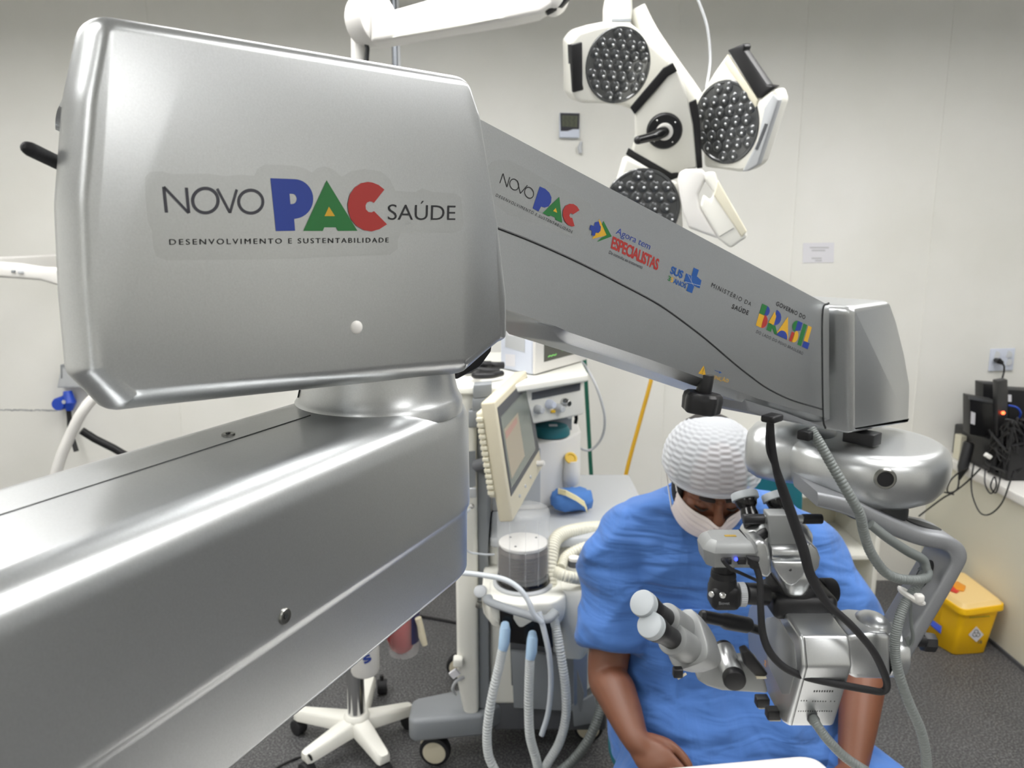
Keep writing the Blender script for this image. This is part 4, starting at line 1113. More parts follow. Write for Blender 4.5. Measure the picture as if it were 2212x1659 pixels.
# worktop, lower body
part('worktop', greyl, am, lambda b: b.stack(densify([tuple(p) for p in round_poly([V((-.065, 2.16)), V((.30, 2.16)), V((.44, 2.26)), V((.44, 2.78)), V((-.065, 2.78))], [.02, .1, .06, .02, .02], 8)], .03), [(.735, .004), (.738, 0), (.760, 0), (.764, .003), (.765, .008)], lambda x, y, h: V((x, y, h))))
part('back_panel', whitew, am, lambda b: bx(b, -.066, -.05, 2.50, 2.76, .765, .81))
lb = part('lower_body', whitew, am, lambda b: b.prism([V((x, y, .20)) for x, y in ((-.07, 2.19), (.20, 2.19), (.27, 2.30), (.27, 2.72), (-.07, 2.72))], V((0, 0, .535)), .012))
part('dark_recess', greyd, lb, lambda b: b.prism(AT((1100, 1330, 2.186), (1190, 1335, 2.186), (1200, 1475, 2.186), (1150, 1500, 2.186), (1105, 1480, 2.186)), V((0, .003, 0))))
part('drawer_panel', greyp, lb, lambda b: b.prism(AT((1104, 1408, 2.17), (1240, 1420, 2.17), (1262, 1500, 2.17), (1256, 1538, 2.17), (1110, 1530, 2.17)), V((0, .02, 0)), .003))
part('glass_panel', mat('blue_grey_panel', rgb(132, 146, 172), .3), lb, lambda b: b.prism(AT((1238, 1376, 2.16), (1270, 1388, 2.2), (1268, 1520, 2.2), (1240, 1525, 2.16)), V((.0, .012, 0)), .002))
part('side_panel', greyp, lb, lambda b: b.prism(AT((1236, 1525, 2.16), (1284, 1500, 2.2), (1296, 1560, 2.2), (1240, 1570, 2.16)), V((0, .012, 0)), .002))
# tray, absorber canister and bellows
cc = V((at(1130, 1245, 2.06).x, 2.06, 0))
part('tray', whitew, am, lambda b: b.stack(densify([tuple(p) for p in round_poly([V((-.085, 2.02)), V((-.06, 1.96)), V((.02, 1.935)), V((.115, 1.945)), V((.15, 1.99)), V((.16, 2.2)), V((-.085, 2.2))], [.03, .04, .05, .05, .04, .01, .01], 6)], .02), [(.585, .012), (.60, .004), (.625, 0), (.662, .0), (.668, .003), (.670, .008)], lambda x, y, h: V((x, y, h))), angle=50)
rl = [at(1053, 1290, 1.96), at(1062, 1302, 1.93), at(1130, 1325, 1.90), at(1178, 1338, 1.895), at(1200, 1322, 1.92)]
part('grip_rail', greyp, am, lambda b: b.tube(rl, .014, 12, smooth=30, flat=.65))
part('side_post', whitew, am, lambda b: b.prism(AT((1054, 1296, 1.95), (1078, 1308, 1.95), (1080, 1355, 1.95), (1062, 1335, 1.95)), V((0, .12, 0)), .006))
part('gauge', greyl, am, lambda b: (b.cyl(at(1040, 1277, 2.02), at(1036, 1278, 1.99), .017, 24, .003)))
part('valve', steel, am, lambda b: b.cyl(at(1036, 1300, 2.0), at(1034, 1312, 2.0), .009, 14, .002))
part('black_housing', blackgl, am, lambda b: b.prism(AT((1078, 1312, 1.94), (1190, 1338, 1.94), (1196, 1402, 1.94), (1082, 1388, 1.94)), V((0, .14, 0)), .006))
bl = part('bellows_base', blackgl, am, lambda b: b.lathe(cc + V((0, 0, .672)), ZU, [(0, .076), (.012, .078), (.02, .076), (.03, .072)], 48))
part('bellows', mat('brown_rubber', rgb(58, 44, 38), .35), am, lambda b: b.lathe(cc + V((0, 0, .70)), ZU, [(0, .066)] + [(.006 + .009 * k / 2, .071 if k % 2 else .063) for k in range(16)] + [(.084, .064)], 48))
part('bellows_top', white, am, lambda b: (b.use(white).lathe(cc + V((0, 0, .786)), ZU, [(0, .066), (.004, .069), (.010, .069), (.0115, .066)], 48),
    [b.use(greyd).cyl(cc + V((.045 * math.cos(a), .045 * math.sin(a), .797)), cc + V((.045 * math.cos(a), .045 * math.sin(a), .799)), .0035, 10) for a in (.6, 2.5, 4.2)]))
part('bellows_dome', glass, am, lambda b: b.lathe(cc + V((0, 0, .678)), ZU, [(0, .075), (.205, .0745), (.214, .072), (.218, .066), (.2185, .05)], 56), angle=60)
part('dome_rib', glass, am, lambda b: [b.tube([cc + V((.0758 * math.cos(a), .0755 * math.sin(a), .69)), cc + V((.0758 * math.cos(a), .0755 * math.sin(a), .88))], .0012, 6) for a in (-1.0, -1.5, -2.1, -.5)])
part('dome_ring', greyl, am, lambda b: b.lathe(cc + V((0, 0, .668)), ZU, [(0, .086), (.008, .086), (.012, .082), (.012, .078)], 48))
# breathing-circuit block at right
part('circuit_block', whitew, am, lambda b: b.stack(densify([tuple(p) for p in round_poly([V((.13, 2.0)), V((.21, 1.99)), V((.245, 2.06)), V((.24, 2.2)), V((.13, 2.2))], [.03, .04, .04, .02, .02], 6)], .02), [(.46, .02), (.50, .006), (.60, .0), (.66, 0), (.672, .01)], lambda x, y, h: V((x, y, h))), angle=50)
part('pressure_knob', white, am, lambda b: (b.use(white).lathe(at(1240, 1222, 2.1), ZU, [(.018, .017), (.026, .017), (.028, .014)], 24), b.use(greyd).lathe(at(1240, 1222, 2.1), ZU, [(0, .018), (.018, .018)], 24)))
part('corrugated_hose', mat('ivory_hose', rgb(226, 223, 206), .45), am, lambda b: b.hose(AT((1200, 1330, 2.02), (1188, 1270, 2.05), (1190, 1200, 2.1), (1205, 1160, 2.15), (1245, 1145, 2.2), (1300, 1140, 2.25), (1350, 1150, 2.3)), .021, .010, .1, 14))
part('corrugated_hose', MATS['ivory_hose'], am, lambda b: b.hose(AT((1212, 1225, 2.08), (1225, 1200, 2.12), (1265, 1180, 2.16), (1310, 1165, 2.2), (1350, 1165, 2.25)), .015, .010, .12, 14))
part('corrugated_hose', MATS['ivory_hose'], am, lambda b: b.hose(AT((1200, 1235, 2.02), (1225, 1245, 2.0), (1260, 1250, 2.03), (1300, 1245, 2.08), (1340, 1225, 2.12)), .017, .010, .16, 14))
# hanging hoses
for nm, pts in (('l', [(1086, 1400, 1.90), (1078, 1440, 1.90), (1066, 1490, 1.90), (1056, 1545, 1.90), (1052, 1595, 1.90), (1058, 1640, 1.90), (1085, 1690, 1.9), (1110, 1720, 1.9)]), ('m', [(1145, 1420, 1.88), (1143, 1470, 1.88), (1142, 1530, 1.88), (1145, 1590, 1.88), (1158, 1640, 1.88), (1172, 1700, 1.9)])):
    h_ = part('ribbed_hose', hosec, am, lambda b: b.hose(AT(*pts), .0130, .0085, .26, 14))
    x, y, Y = pts[0]
    part('hose_connector', mat('pale_blue_connector', rgb(178, 208, 236), .4) if 'pale_blue_connector' not in MATS else MATS['pale_blue_connector'], h_, lambda b: b.tube(AT((x + 5, y - 52, Y + .03), (x + 5, y - 40, Y + .01), (x + 3, y - 12, Y), (x, y + 3, Y)), [.011, .0145, .0150, .0125], 18))
part('ribbed_hose', hosec, am, lambda b: b.hose(AT((1196, 1335, 1.93), (1204, 1370, 1.90), (1214, 1430, 1.88), (1222, 1490, 1.87), (1222, 1550, 1.87), (1208, 1605, 1.87), (1182, 1650, 1.88), (1165, 1690, 1.9)), .0125, .0075, .2, 14))
part('grey_hose', hoseg, am, lambda b: b.hose(AT((1300, 1515, 2.15), (1290, 1555, 2.12), (1270, 1600, 2.1), (1240, 1640, 2.1), (1205, 1672, 2.1)), .015, .008, .1, 14))
part('drain_tube', mat('clear_tube', rgb(214, 220, 226), .25, alpha=.8), am, lambda b: b.tube(AT((1164, 1322, 1.89), (1176, 1365, 1.87), (1187, 1420, 1.86), (1190, 1480, 1.86), (1184, 1540, 1.86), (1170, 1588, 1.86)), .0075, 12, smooth=40))
part('sample_tube', MATS['clear_tube'], am, lambda b: b.tube(AT((960, 1232, 1.98), (985, 1236, 1.97), (1040, 1242, 1.93), (1090, 1252, 1.90), (1122, 1272, 1.885), (1142, 1300, 1.875), (1152, 1325, 1.87), (1170, 1345, 1.87)), .007, 12, smooth=40))
part('loop_tube', MATS['clear_tube'], am, lambda b: b.tube(AT((1015, 1100, 2.12), (998, 1120, 2.12), (995, 1160, 2.12), (1010, 1190, 2.12), (1040, 1197, 2.12), (1068, 1198, 2.12)), .0032, 8, smooth=30))
# chassis leg and castors
lg = part('chassis_leg', greyp, am, lambda b: b.prism([V((x, y, .122)) for x, y in ((-.318, 2.13), (-.30, 2.11), (-.09, 2.14), (-.02, 2.22), (-.02, 2.36), (-.12, 2.30), (-.30, 2.235), (-.318, 2.22))], V((0, 0, .075)), .014))
part('chassis', greyd, am, lambda b: bx(b, -.06, .30, 2.2, 2.75, .10, .2, .01))
def wheel(b, x, y): b.use(rubber).lathe(V((x, y - .018, .0495)), V((.12, 1, 0)), [(0, .038), (.004, .047), (.012, .0495), (.026, .0495), (.034, .047), (.038, .038)], 40); b.use(creamd).lathe(V((x + .0, y - .0215, .0495)), V((.12, 1, 0)), [(0, .030), (.002, .036), (.006, .038)], 36)
ws = part('caster', rubber, am, lambda b: wheel(b, -.245, 2.18))
part('fork', creamd, am, lambda b: b.box((-.278, 2.2, .08), (.02, .05, .06), bevel=.004))
for x, y in ((.25, 2.3), (.25, 2.7), (-.2, 2.66)): part('caster', rubber, am, lambda b: wheel(b, x, y))
part('clip', paper, am, lambda b: b.box(at(982, 1455, 2.14), (.026, .01, .022), (V((.8, 0, .6)), V((0, 1, 0)), V((-.6, 0, .8)))))
part('power_lead', greyl, am, lambda b: b.tube(AT((1002, 1462, 2.15), (985, 1472, 2.14), (978, 1488, 2.15), (985, 1500, 2.17)), .005, 8, smooth=24))
part('rear_cables', black, am, lambda b: b.tube(AT((992, 1110, 2.2), (980, 1080, 2.2), (984, 1010, 2.2), (984, 930, 2.2)), [.006, .008, .014, .012], 8, smooth=30))
part('breathing_bag', whitew, am, lambda b: b.ell(at(985, 1070, 2.25), (.035, .05, .09)))
# display
dTL, dTR, dBR, dBL = at(1068, 868, 1.97), at(1138, 800, 2.28), at(1172, 1010, 2.27), at(1108, 1128, 1.96)
dn = (dTR - dTL).cross(dBL - dTL).normalized(); dn = dn if dn.x > 0 else -dn
def dsp(u, v, d=0): return dTL.lerp(dTR, u).lerp(dBL.lerp(dBR, u), v) + dn * d
scr = part('display', creamd, am, lambda b: b.prism([dsp(u, v, 0) for u, v in ((0, 0), (1, 0), (1, 1), (0, 1))], dn * -.040, .006))
part('display_back', cream, scr, lambda b: b.prism([dsp(u, v, -.038) for u, v in ((.02, .08), (.95, .1), (.95, .80), (.02, .80))], dn * -.022, .006))
for k in range(14):
    v = .12 + k * .05
    part('vent_rib', cream, scr, lambda b: b.box(dsp(.0, v, -.049), (.005, .006, .006), bevel=.001)) if False else None
part('vent_ribs', cream, scr, lambda b: [b.prism([dsp(-.008, .12 + k * .047, -.040), dsp(-.008, .12 + k * .047, -.058), dsp(-.008, .15 + k * .047, -.058), dsp(-.008, .15 + k * .047, -.040)], (dTR - dTL) * .06, .001) for k in range(14)])['kind'] = 'stuff'
part('bezel', greyd, scr, lambda b: b.prism([dsp(u, v, .0005) for u, v in ((.04, .06), (.97, .06), (.97, .80), (.04, .80))], dn * .0015))
def screen_mat():
    m = mat('lit_screen', rgb(104, 110, 104), .25, emit=(rgb(112, 116, 108), .25))
    return m
part('screen', screen_mat(), scr, lambda b: b.prism([dsp(u, v, .002) for u, v in ((.07, .15), (.86, .15), (.86, .745), (.07, .745))], dn * .0008))
part('screen_window', mat('lit_window', rgb(150, 140, 122), .3, emit=(rgb(150, 142, 124), .22)), scr, lambda b: b.prism([dsp(u, v, .0029) for u, v in ((.10, .26), (.52, .26), (.52, .66), (.10, .68))], dn * .0004))
part('screen_banner', mat('lit_banner', rgb(158, 122, 110), .3, emit=(rgb(158, 118, 106), .22)), scr, lambda b: b.prism([dsp(u, v, .0034) for u, v in ((.12, .29), (.46, .28), (.46, .33), (.12, .35))], dn * .0004))
part('selector_knob', white, scr, lambda b: b.lathe(dsp(.86, .89), dn, [(0, .009), (.02, .009), (.022, .007)], 18))
for k in range(3): part('button', greyl, scr, lambda b: b.lathe(dsp(.25 + .18 * k, .90), dn, [(0, .005), (.003, .005)], 12))
part('display_arm', greyd, am, lambda b: b.tube([dsp(.3, .6, -.05), dsp(.35, .65, -.12), V((-.05, 2.3, .92))], .018, 10))
# things on the machine
pm = thing('patient_monitor', (.06, 2.45, 1.228), 'white patient monitor with dark screen on top of the anaesthesia machine', 'monitor')
pA = at(1150, 818, 2.30); pB = at(1080, 806, 2.42); pC = at(1262, 790, 2.58)
for q in (pA, pB, pC): q.z = 1.2295
hgt = .158
mb_ = part('case', bluish, pm, lambda b: b.prism([pA, pC, pC + pB - pA, pB], V((0, 0, hgt)) , .010))
sn = (pC - pA).cross(ZU).normalized(); sn = sn if sn.y < 0 or sn.x > 0 else -sn
if sn.dot(EYE - pA) < 0: sn = -sn
sm = (pB - pA).cross(ZU).normalized(); sm = sm if sm.dot(EYE - pA) > 0 else -sm
def mf(u, v, d): return pA.lerp(pC, u) + V((0, 0, hgt * v)) + sn * d
part('front_frame', white, mb_, lambda b: b.prism([mf(u, v, .0) for u, v in ((.0, .02), (1, .02), (1, .98), (0, .98))], sn * .010, .004))
part('screen', mat('monitor_screen', rgb(92, 92, 86), .25), mb_, lambda b: b.prism([mf(u, v, .0105) for u, v in ((.15, .22), (.82, .22), (.82, .92), (.15, .92))], sn * .0008))
for (u, v, m_) in ((.22, .30, 'g'), (.48, .36, 'g'), (.62, .62, 'y')):
    mm = mat('green_trace', rgb(120, 200, 90), .4, emit=((.2, .8, .15, 1), .6)) if 'green_trace' not in MATS else MATS['green_trace']
    part('trace', mm, mb_, lambda b: b.tube([mf(u + k * .03, v + .02 * (k % 2), .0117) for k in range(6)], .0012, 6))
part('side_door', greyl, mb_, lambda b: b.prism([pA.lerp(pB, u) + V((0, 0, hgt * v)) + sm * .0002 for u, v in ((.22, .42), (.82, .46), (.82, .86), (.22, .84))], sm * .0015, .001))
part('door_label', paper, mb_, lambda b: b.prism([pA.lerp(pB, u) + V((0, 0, hgt * v)) + sm * .0018 for u, v in ((.56, .70), (.74, .70), (.74, .80), (.56, .80))], sm * .0004))
part('barcode_label', paper, mb_, lambda b: b.prism([pA.lerp(pB, u) + V((0, 0, hgt * v)) + sm * .0002 for u, v in ((.52, .10), (.82, .08), (.82, .32), (.52, .34))], sm * .0004))
part('side_connectors', greyl, pm, lambda b: b.box(mf(.97, .55, .0) + V((.02, .01, 0)), (.03, .03, .03), bevel=.004))
bd = thing('cable_bundle', at(1045, 812, 2.25), 'black coiled cuff and cable bundle lying on the machine top beside the monitor', 'cables')
def bundle(b):
    for k, (x0, x1, y0, y1, Y) in enumerate(((1003, 1078, 808, 806, 2.3), (1010, 1088, 800, 802, 2.36), (1000, 1060, 803, 798, 2.33))):
        p0 = at(x0, y0, Y); p1 = at(x1, y1, Y); p0.z = p1.z = 1.242 + .008 * k
        b.tube([p0, p0.lerp(p1, .3) + V((0, .01, .004)), p0.lerp(p1, .7) + V((0, -.01, .002)), p1], .011, 10, smooth=24)
part('cables', black, bd, bundle)
part('handle', black, bd, lambda b: b.tube([V((q.x, q.y, 1.247)) for q in AT((1030, 812, 2.25), (1026, 820, 2.2), (1060, 822, 2.2), (1084, 815, 2.24))], .009, 10, smooth=24))
cf = thing('blue_pouch', at(1235, 1085, 2.36), 'blue fabric pouch with cream ruled strip lying on the grey worktop', 'pouch')
def pouch(b):
    c_ = at(1235, 1088, 2.38); c_.z = .808
    u = V((.86, .4, -.08)).normalized(); x, y, z = axes(u)
    rings = []
    for t, w_, h_ in ((-.072, .008, .010), (-.066, .026, .022), (-.04, .042, .036), (0, .046, .037), (.04, .042, .035), (.062, .032, .03), (.07, .012, .012)):
        rings.append([c_ + u * t + V((-.42, .9, 0)) * math.cos(a) * w_ + V((0, 0, 1)) * (math.sin(a) * h_ + .006 * math.sin(5 * a + t * 60)) for a in [2 * math.pi * k / 24 for k in range(24)]])
    b.loft(rings)
part('body', mat('blue_fabric', rgb(84, 134, 206), .8, bump=.2, bscale=120), cf, pouch, angle=60)
def pstrip(b):
    for k in range(8):
        p = at(1208 + k * 7, 1065 + k * 4.5, 2.345); b.use(creamd).box(p, (.014, .006, .016), (V((.85, .2, -.4)).normalized(), V((0, -.8, .6)), V((.4, .5, .7)).normalized()))
def ps2(b):
    pts = AT((1205, 1062, 2.350), (1222, 1066, 2.335), (1245, 1078, 2.330), (1262, 1090, 2.33), (1268, 1104, 2.335))
    for i in range(4):
        b.prism([pts[i] + V((0, -.004, .010)), pts[i + 1] + V((0, -.004, .010)), pts[i + 1] + V((0, -.010, -.004)), pts[i] + V((0, -.010, -.004))], V((0, .004, .002)))
part('ruled_strip', mat('strip_cream', rgb(226, 216, 172), .7), cf, ps2)
mk = thing('face_mask_kit', at(1190, 908, 2.38), 'round teal lid on the shelf below the monitor', 'lid')
q0 = at(1191, 912, 2.495)
q0.z = .9905
part('lid', teal, mk, lambda b: b.lathe(q0, ZU, [(0, .056), (.006, .062), (.022, .062), (.034, .054), (.038, .04)], 40))
part('label', paper, mk, lambda b: b.box(q0 + V((.005, -.02, .040)), (.028, .02, .003)))
# ================================================================== surgical light
CR = lambda x, y: (1150 + x * .33746, y * .33746)
sl = thing('surgical_light', (at(1340, 0, 2.35).x, 2.35, CEIL), 'large white ceiling surgical light with three grey LED discs and black grips', 'surgical light')
hl = part('hub_group', whitew, sl, lambda b: b.cyl(V((at(1338, 0, 2.42).x, 2.45, 2.1)), V((at(1338, 0, 2.42).x, 2.45, CEIL)), .035, 24)); hl.name = 'stem'
lens_m = mat('lens_grey', rgb(74, 76, 78), .10, .25, coat=.6)
glint_m = mat('led_glint', rgb(220, 222, 225), .2, .3)  # bright beads stand for glints on the LED lenses
def petal(nm, pc, n, px, depth, m=whitew, bev=.012):
    n = V(n).normalized(); p0 = at(*pc)
    pts = [on(*CR(x, y), p0, n) for x, y in px]
    return part(nm, m, sl, lambda b: b.prism(pts, n * -depth, bev, 4, ang=25), angle=40), p0, n
def lens(par, p0, n, c, r, seed, nleds):
    n = V(n); ctr = on(*CR(*c), p0, n); x, y, z = axes(n)
    def f(b):
        b.use(lens_m).lathe(ctr, n, [(-.004, r), (.001, r), (.003, r * .985), (.003, r * .93), (.0006, r * .91), (.0006, r * .3)], 48)
        k = 0
        for i in range(-4, 5):
            for j in range(-4, 5):
                u = (i + .5 * (j % 2)) * r * .31; v = j * r * .27
                if u * u + v * v < (r * .84) ** 2:
                    q = ctr + x * u + y * v
                    b.use(lens_m).ell(q + n * .001, (r * .145, r * .145, r * .045), (x, y, n), 12, 8)
                    b.use(glint_m).ell(q + n * .0035 + x * r * .03 - y * r * .03, (r * .04, r * .04, r * .04), (x, y, n), 8, 6)
    part('led_disc', lens_m, par, f)
def gasket(p0, n, px, depth=.012):
    n = V(n); pts = [on(*CR(x, y), p0 + n * .003, n) for x, y in px]
    part('black_gasket', black, sl, lambda b: b.prism(pts, n * -depth, .002))
nL = (.34, -.88, -.28); nR = (-.80, -.57, -.19); nC = (-.12, -.93, -.30); nB = (.0, -.92, -.10)
pcC = (1435, 285, 2.32)
hubo, pC0, nCv = petal('hub', pcC, nC, [(655, 730), (800, 570), (900, 440), (935, 455), (1005, 650), (1035, 800), (1060, 1078), (1000, 1085), (930, 1130), (880, 1148), (760, 1080), (620, 1000), (640, 965), (658, 880)], .06)
pl, pL0, nLv = petal('lamp_head', (1335, 140, 2.34), nL, [(248, 262), (300, 200), (400, 170), (500, 150), (640, 150), (690, 190), (760, 275), (898, 402), (850, 450), (655, 715), (610, 680), (470, 665), (310, 662), (268, 630), (255, 590)], .07)
pr, pR0, nRv = petal('lamp_head', (1567, 258, 2.30), nR, [(1048, 640), (1100, 560), (1160, 460), (1240, 345), (1300, 400), (1440, 640), (1545, 560), (1572, 640), (1500, 860), (1438, 1050), (1370, 1098), (1310, 1102), (1200, 1085), (1095, 1072), (1075, 800)], .055)
pb, pB0, nBv = petal('lamp_head', (1385, 420, 2.26), nB, [(598, 992), (700, 1050), (880, 1158), (940, 1160), (960, 1300), (970, 1500), (930, 1640), (800, 1680), (650, 1640), (545, 1480), (530, 1300), (550, 1150)], .06)
lens(pl, pL0, nLv, (550, 420), 70 * mpp(2.34), 1, 30)
lens(pr, pR0, nRv, (1237, 785), 79 * mpp(2.30), 2, 30)
lens(pb, pB0, nBv, (700, 1330), 77 * mpp(2.26), 3, 30)
gasket(pC0, nCv, [(625, 690), (655, 732), (868, 490), (928, 455), (900, 402), (838, 436)])
gasket(pC0, nCv, [(1004, 656), (1050, 636), (1072, 760), (1090, 1075), (1055, 1080), (1030, 800)])
gasket(pC0, nCv, [(615, 950), (598, 990), (880, 1158), (940, 1136), (935, 1104), (890, 1108)])
gp_ = lambda p0, n, px, d, nm, m, par: part(nm, m, par, lambda b: b.prism([on(*CR(x, y), p0 + V(n) * .004, V(n)) for x, y in px], V(n) * -d, .004))
gp_(pL0, nLv, [(250, 285), (322, 268), (325, 540), (332, 575), (262, 595)], .03, 'grip', black, pl)
gp_(pR0, nRv, [(1246, 320), (1350, 278), (1360, 300), (1350, 325), (1500, 545), (1548, 552), (1440, 632)], .03, 'grip', black, pr)
gp_(pR0, nRv, [(1222, 400), (1245, 345), (1440, 640), (1430, 700)], .01, 'grip_rim', cream, pr)
rim = part('rim', greyl, pr, lambda b: b.prism([on(*CR(x, y), pR0 + nRv * .001, nRv) for x, y in ((1482, 690), (1540, 600), (1574, 640), (1548, 720), (1440, 1055), (1372, 1096), (1340, 1098), (1440, 900))], nRv * -.02, .004))
part('rim_marking', greyd, pr, lambda b: b.prism([on(*CR(x, y), pR0 + nRv * .0025, nRv) for x, y in ((1488, 790), (1506, 795), (1440, 960), (1424, 955))], nRv * -.002))
def hubring(b):
    c_ = on(*CR(845, 838), pC0, nCv)
    b.use(black).lathe(c_, nCv, [(-.004, .052), (.006, .050), (.010, .046), (.010, .026), (.004, .024)], 48)
    x, y, z = axes(nCv)
    for a in (.7, 2.2, 3.9, 5.4): b.use(chrome).ell(c_ + (x * math.cos(a) + y * math.sin(a)) * .038 + nCv * .010, (.0032,) * 3, None, 10, 6)
part('handle_mount', black, sl, hubring)
hc = on(*CR(845, 838), pC0, nCv)
part('handle_collar', white, sl, lambda b: b.lathe(hc, nCv, [(.004, .024), (.014, .024), (.016, .020), (.016, .016)], 32))
he = at(1378, 303, 2.24)
part('handle', blackgl, sl, lambda b: b.tube([hc + nCv * .008, hc.lerp(he, .35) + nCv * .02, hc.lerp(he, .5) + nCv * .018, he], [.016, .016, .0125, .0115], 18))
part('handle_tip', black, sl, lambda b: b.ell(he, (.0115,) * 3))
# yoke block, arm and cable above
part('yoke', whitew, sl, lambda b: b.lathe(at(1335, 8, 2.40), V((0.05, 0, 1)), [(-.068, .030), (-.06, .040), (-.02, .043), (.02, .038), (.10, .036)], 28))
part('yoke_slot', greyp, sl, lambda b: b.box(at(1342, 44, 2.358), (.055, .006, .008), bevel=.001))
part('yoke_arm', whitew, sl, lambda b: b.tube(AT((1375, 20, 2.42), (1400, 70, 2.42), (1440, 130, 2.42), (1490, 200, 2.42), (1505, 225, 2.42)), .028, 16, smooth=24))
part('cable', greyl, sl, lambda b: b.tube(AT((1490, -40, 2.45), (1510, 5, 2.45), (1528, 60, 2.45), (1534, 130, 2.45), (1526, 190, 2.42)), .004, 8, smooth=30))
# side control block
pq = (1500, 430, 2.22); nq = V((-.25, -.95, 0)).normalized()
gpx = lambda px, d, nm, m, dd=.0, bv=.008: part(nm, m, sl, lambda b: b.prism([on(*CR(x, y), at(*pq) + nq * dd, nq) for x, y in px], nq * -d, bv))
gpx([(925, 1150), (940, 1100), (980, 1080), (1090, 1082), (1120, 1120), (1062, 1240), (1075, 1330), (1195, 1530), (1000, 1460), (960, 1350)], .05, 'control_housing', white)
gpx([(1105, 1100), (1170, 1095), (1188, 1150), (1370, 1480), (1375, 1520), (1340, 1540), (1270, 1590), (1190, 1530), (1072, 1320), (1095, 1240), (1140, 1280), (1160, 1230), (1100, 1150)], .05, 'control_grip', whitew, .004)
gpx([(1188, 1150), (1375, 1480), (1340, 1520), (1290, 1440), (1160, 1250)], .01, 'grip_side', cream, .008, .004)
part('grip_seam', groove, sl, lambda b: b.tube([on(*CR(x, y), at(*pq) + nq * .006, nq) for x, y in ((1198, 1515), (1290, 1460))], .001, 6))

# ================================================================== ceiling pendant arm at the top
pa = thing('pendant_arm', (at(776, 60, 2.3).x, 2.3, 1.6), 'white jointed pendant arm crossing above the silver housing', 'pendant arm')
def parm(b):
    top = AT((800, 12, 2.28), (830, 25, 2.28), (870, 14, 2.28), (960, -12, 2.28), (1060, -30, 2.28), (1210, -40, 2.28))
    bot = AT((800, 92, 2.28), (830, 88, 2.28), (880, 78, 2.28), (1000, 58, 2.28), (1100, 42, 2.28), (1168, 28, 2.28), (1195, 10, 2.28))
    b.prism(top + bot[::-1], V((0, .09, 0)), .012, 4, ang=25)
parmo = part('arm', white, pa, parm)
part('arm_rib', whitew, parmo, lambda b: b.prism(AT((845, 82, 2.276), (890, 60, 2.276), (950, 42, 2.276), (1010, 35, 2.276), (1090, 38, 2.276), (1000, 56, 2.276), (920, 70, 2.276)), V((0, .006, 0)), .002))
part('joint_cover', white, pa, lambda b: b.lathe(at(786, 48, 2.36), V((.75, -.6, 0)), [(0, .070), (.055, .072), (.064, .068), (.068, .058)], 40))
part('down_tube', white, pa, lambda b: b.cyl(at(778, 70, 2.36), at(778, 900, 2.36), .026, 24))
part('cable', groove, pa, lambda b: b.tube(AT((790, 92, 2.33), (794, 105, 2.33), (792, 135, 2.33)), .006, 8))
part('elbow_end', white, pa, lambda b: b.ell(at(1195, -6, 2.32), (.045, .045, .05)))
part('hinge', black, pa, lambda b: b.tube(AT((1180, 28, 2.3), (1210, 8, 2.3), (1232, -18, 2.3)), [.008, .014, .014], 10))
part('ceiling_post', white, pa, lambda b: b.cyl(at(1235, -20, 2.33), V((at(1235, -20, 2.33).x, at(1235, -20, 2.33).y, CEIL)), .03, 20))
pp = thing('chrome_pole', (at(850, 60, 3.1).x, 3.1, 0), 'thin grey ceiling pole behind the pendant arm', 'pole')
part('tube', mat('grey_metal', rgb(140, 144, 150), .35, .8), pp, lambda b: b.cyl(V((at(852, 60, 3.1).x, 3.1, 0)), V((at(852, 60, 3.1).x, 3.1, CEIL)), .012, 16))
part('cable_channel', greyl, pp, lambda b: b.cyl(V((at(860, 60, 3.1).x, 3.1, 0)), V((at(860, 60, 3.1).x, 3.1, CEIL)), .006, 12))
# white arm at left
la_ = thing('equipment_arm', at(60, 595, 2.6), 'white horizontal equipment arm against the wall at the left', 'arm')
part('beam', white, la_, lambda b: b.prism(AT((-120, 560, 2.6), (20, 570, 2.6), (70, 578, 2.6), (140, 580, 2.6), (240, 582, 2.6), (240, 640, 2.6), (150, 632, 2.6), (125, 618, 2.6), (85, 606, 2.6), (0, 600, 2.6), (-120, 596, 2.6)), V((0, .08, 0)), .01))
part('button', greyp, la_, lambda b: b.box(at(29, 586, 2.598), (.013, .004, .008), bevel=.001))
part('button', greyl, la_, lambda b: b.box(at(45, 588, 2.598), (.018, .004, .010), bevel=.001))
part('wall_bracket', white, la_, lambda b: b.box(V((at(-100, 580, 2.64).x, (2.6 + BACK) / 2, at(-100, 580, 2.64).z)), (.06, BACK - 2.62, .06), bevel=.006))
# outlet at left with blue plug
ol = thing('wall_socket', at(140, 825, BACK), 'grey wall socket box at the left with a hood', 'socket')
part('box', greyl, ol, lambda b: b.prism(AT((132, 790, BACK - .06), (220, 786, BACK - .06), (220, 838, BACK - .06), (122, 838, BACK - .06)), V((0, .055, 0)), .006))
part('hood', greyp, ol, lambda b: b.prism(AT((130, 788, BACK - .06), (220, 784, BACK - .06), (220, 792, BACK - .06), (136, 797, BACK - .06), (136, 818, BACK - .06), (131, 818, BACK - .06)), V((0, .05, 0)), .002))
bpg = thing('blue_plug', at(143, 866, BACK - .05), 'round blue industrial plug hanging below the left wall socket', 'plug')
part('plug_body', mat('blue_plastic', rgb(34, 74, 186), .4), bpg, lambda b: (b.lathe(at(140, 868, BACK - .02), V((0, -1, 0)), [(0, .03), (.05, .03), (.06, .026)], 28), b.tube(AT((146, 845, BACK - .04), (150, 870, BACK - .05), (150, 886, BACK - .05)), [.018, .03, .015], 14)))
part('plug_window', greyl, bpg, lambda b: b.lathe(at(138, 868, BACK - .081), V((0, -1, 0)), [(0, .009), (.002, .009)], 20))
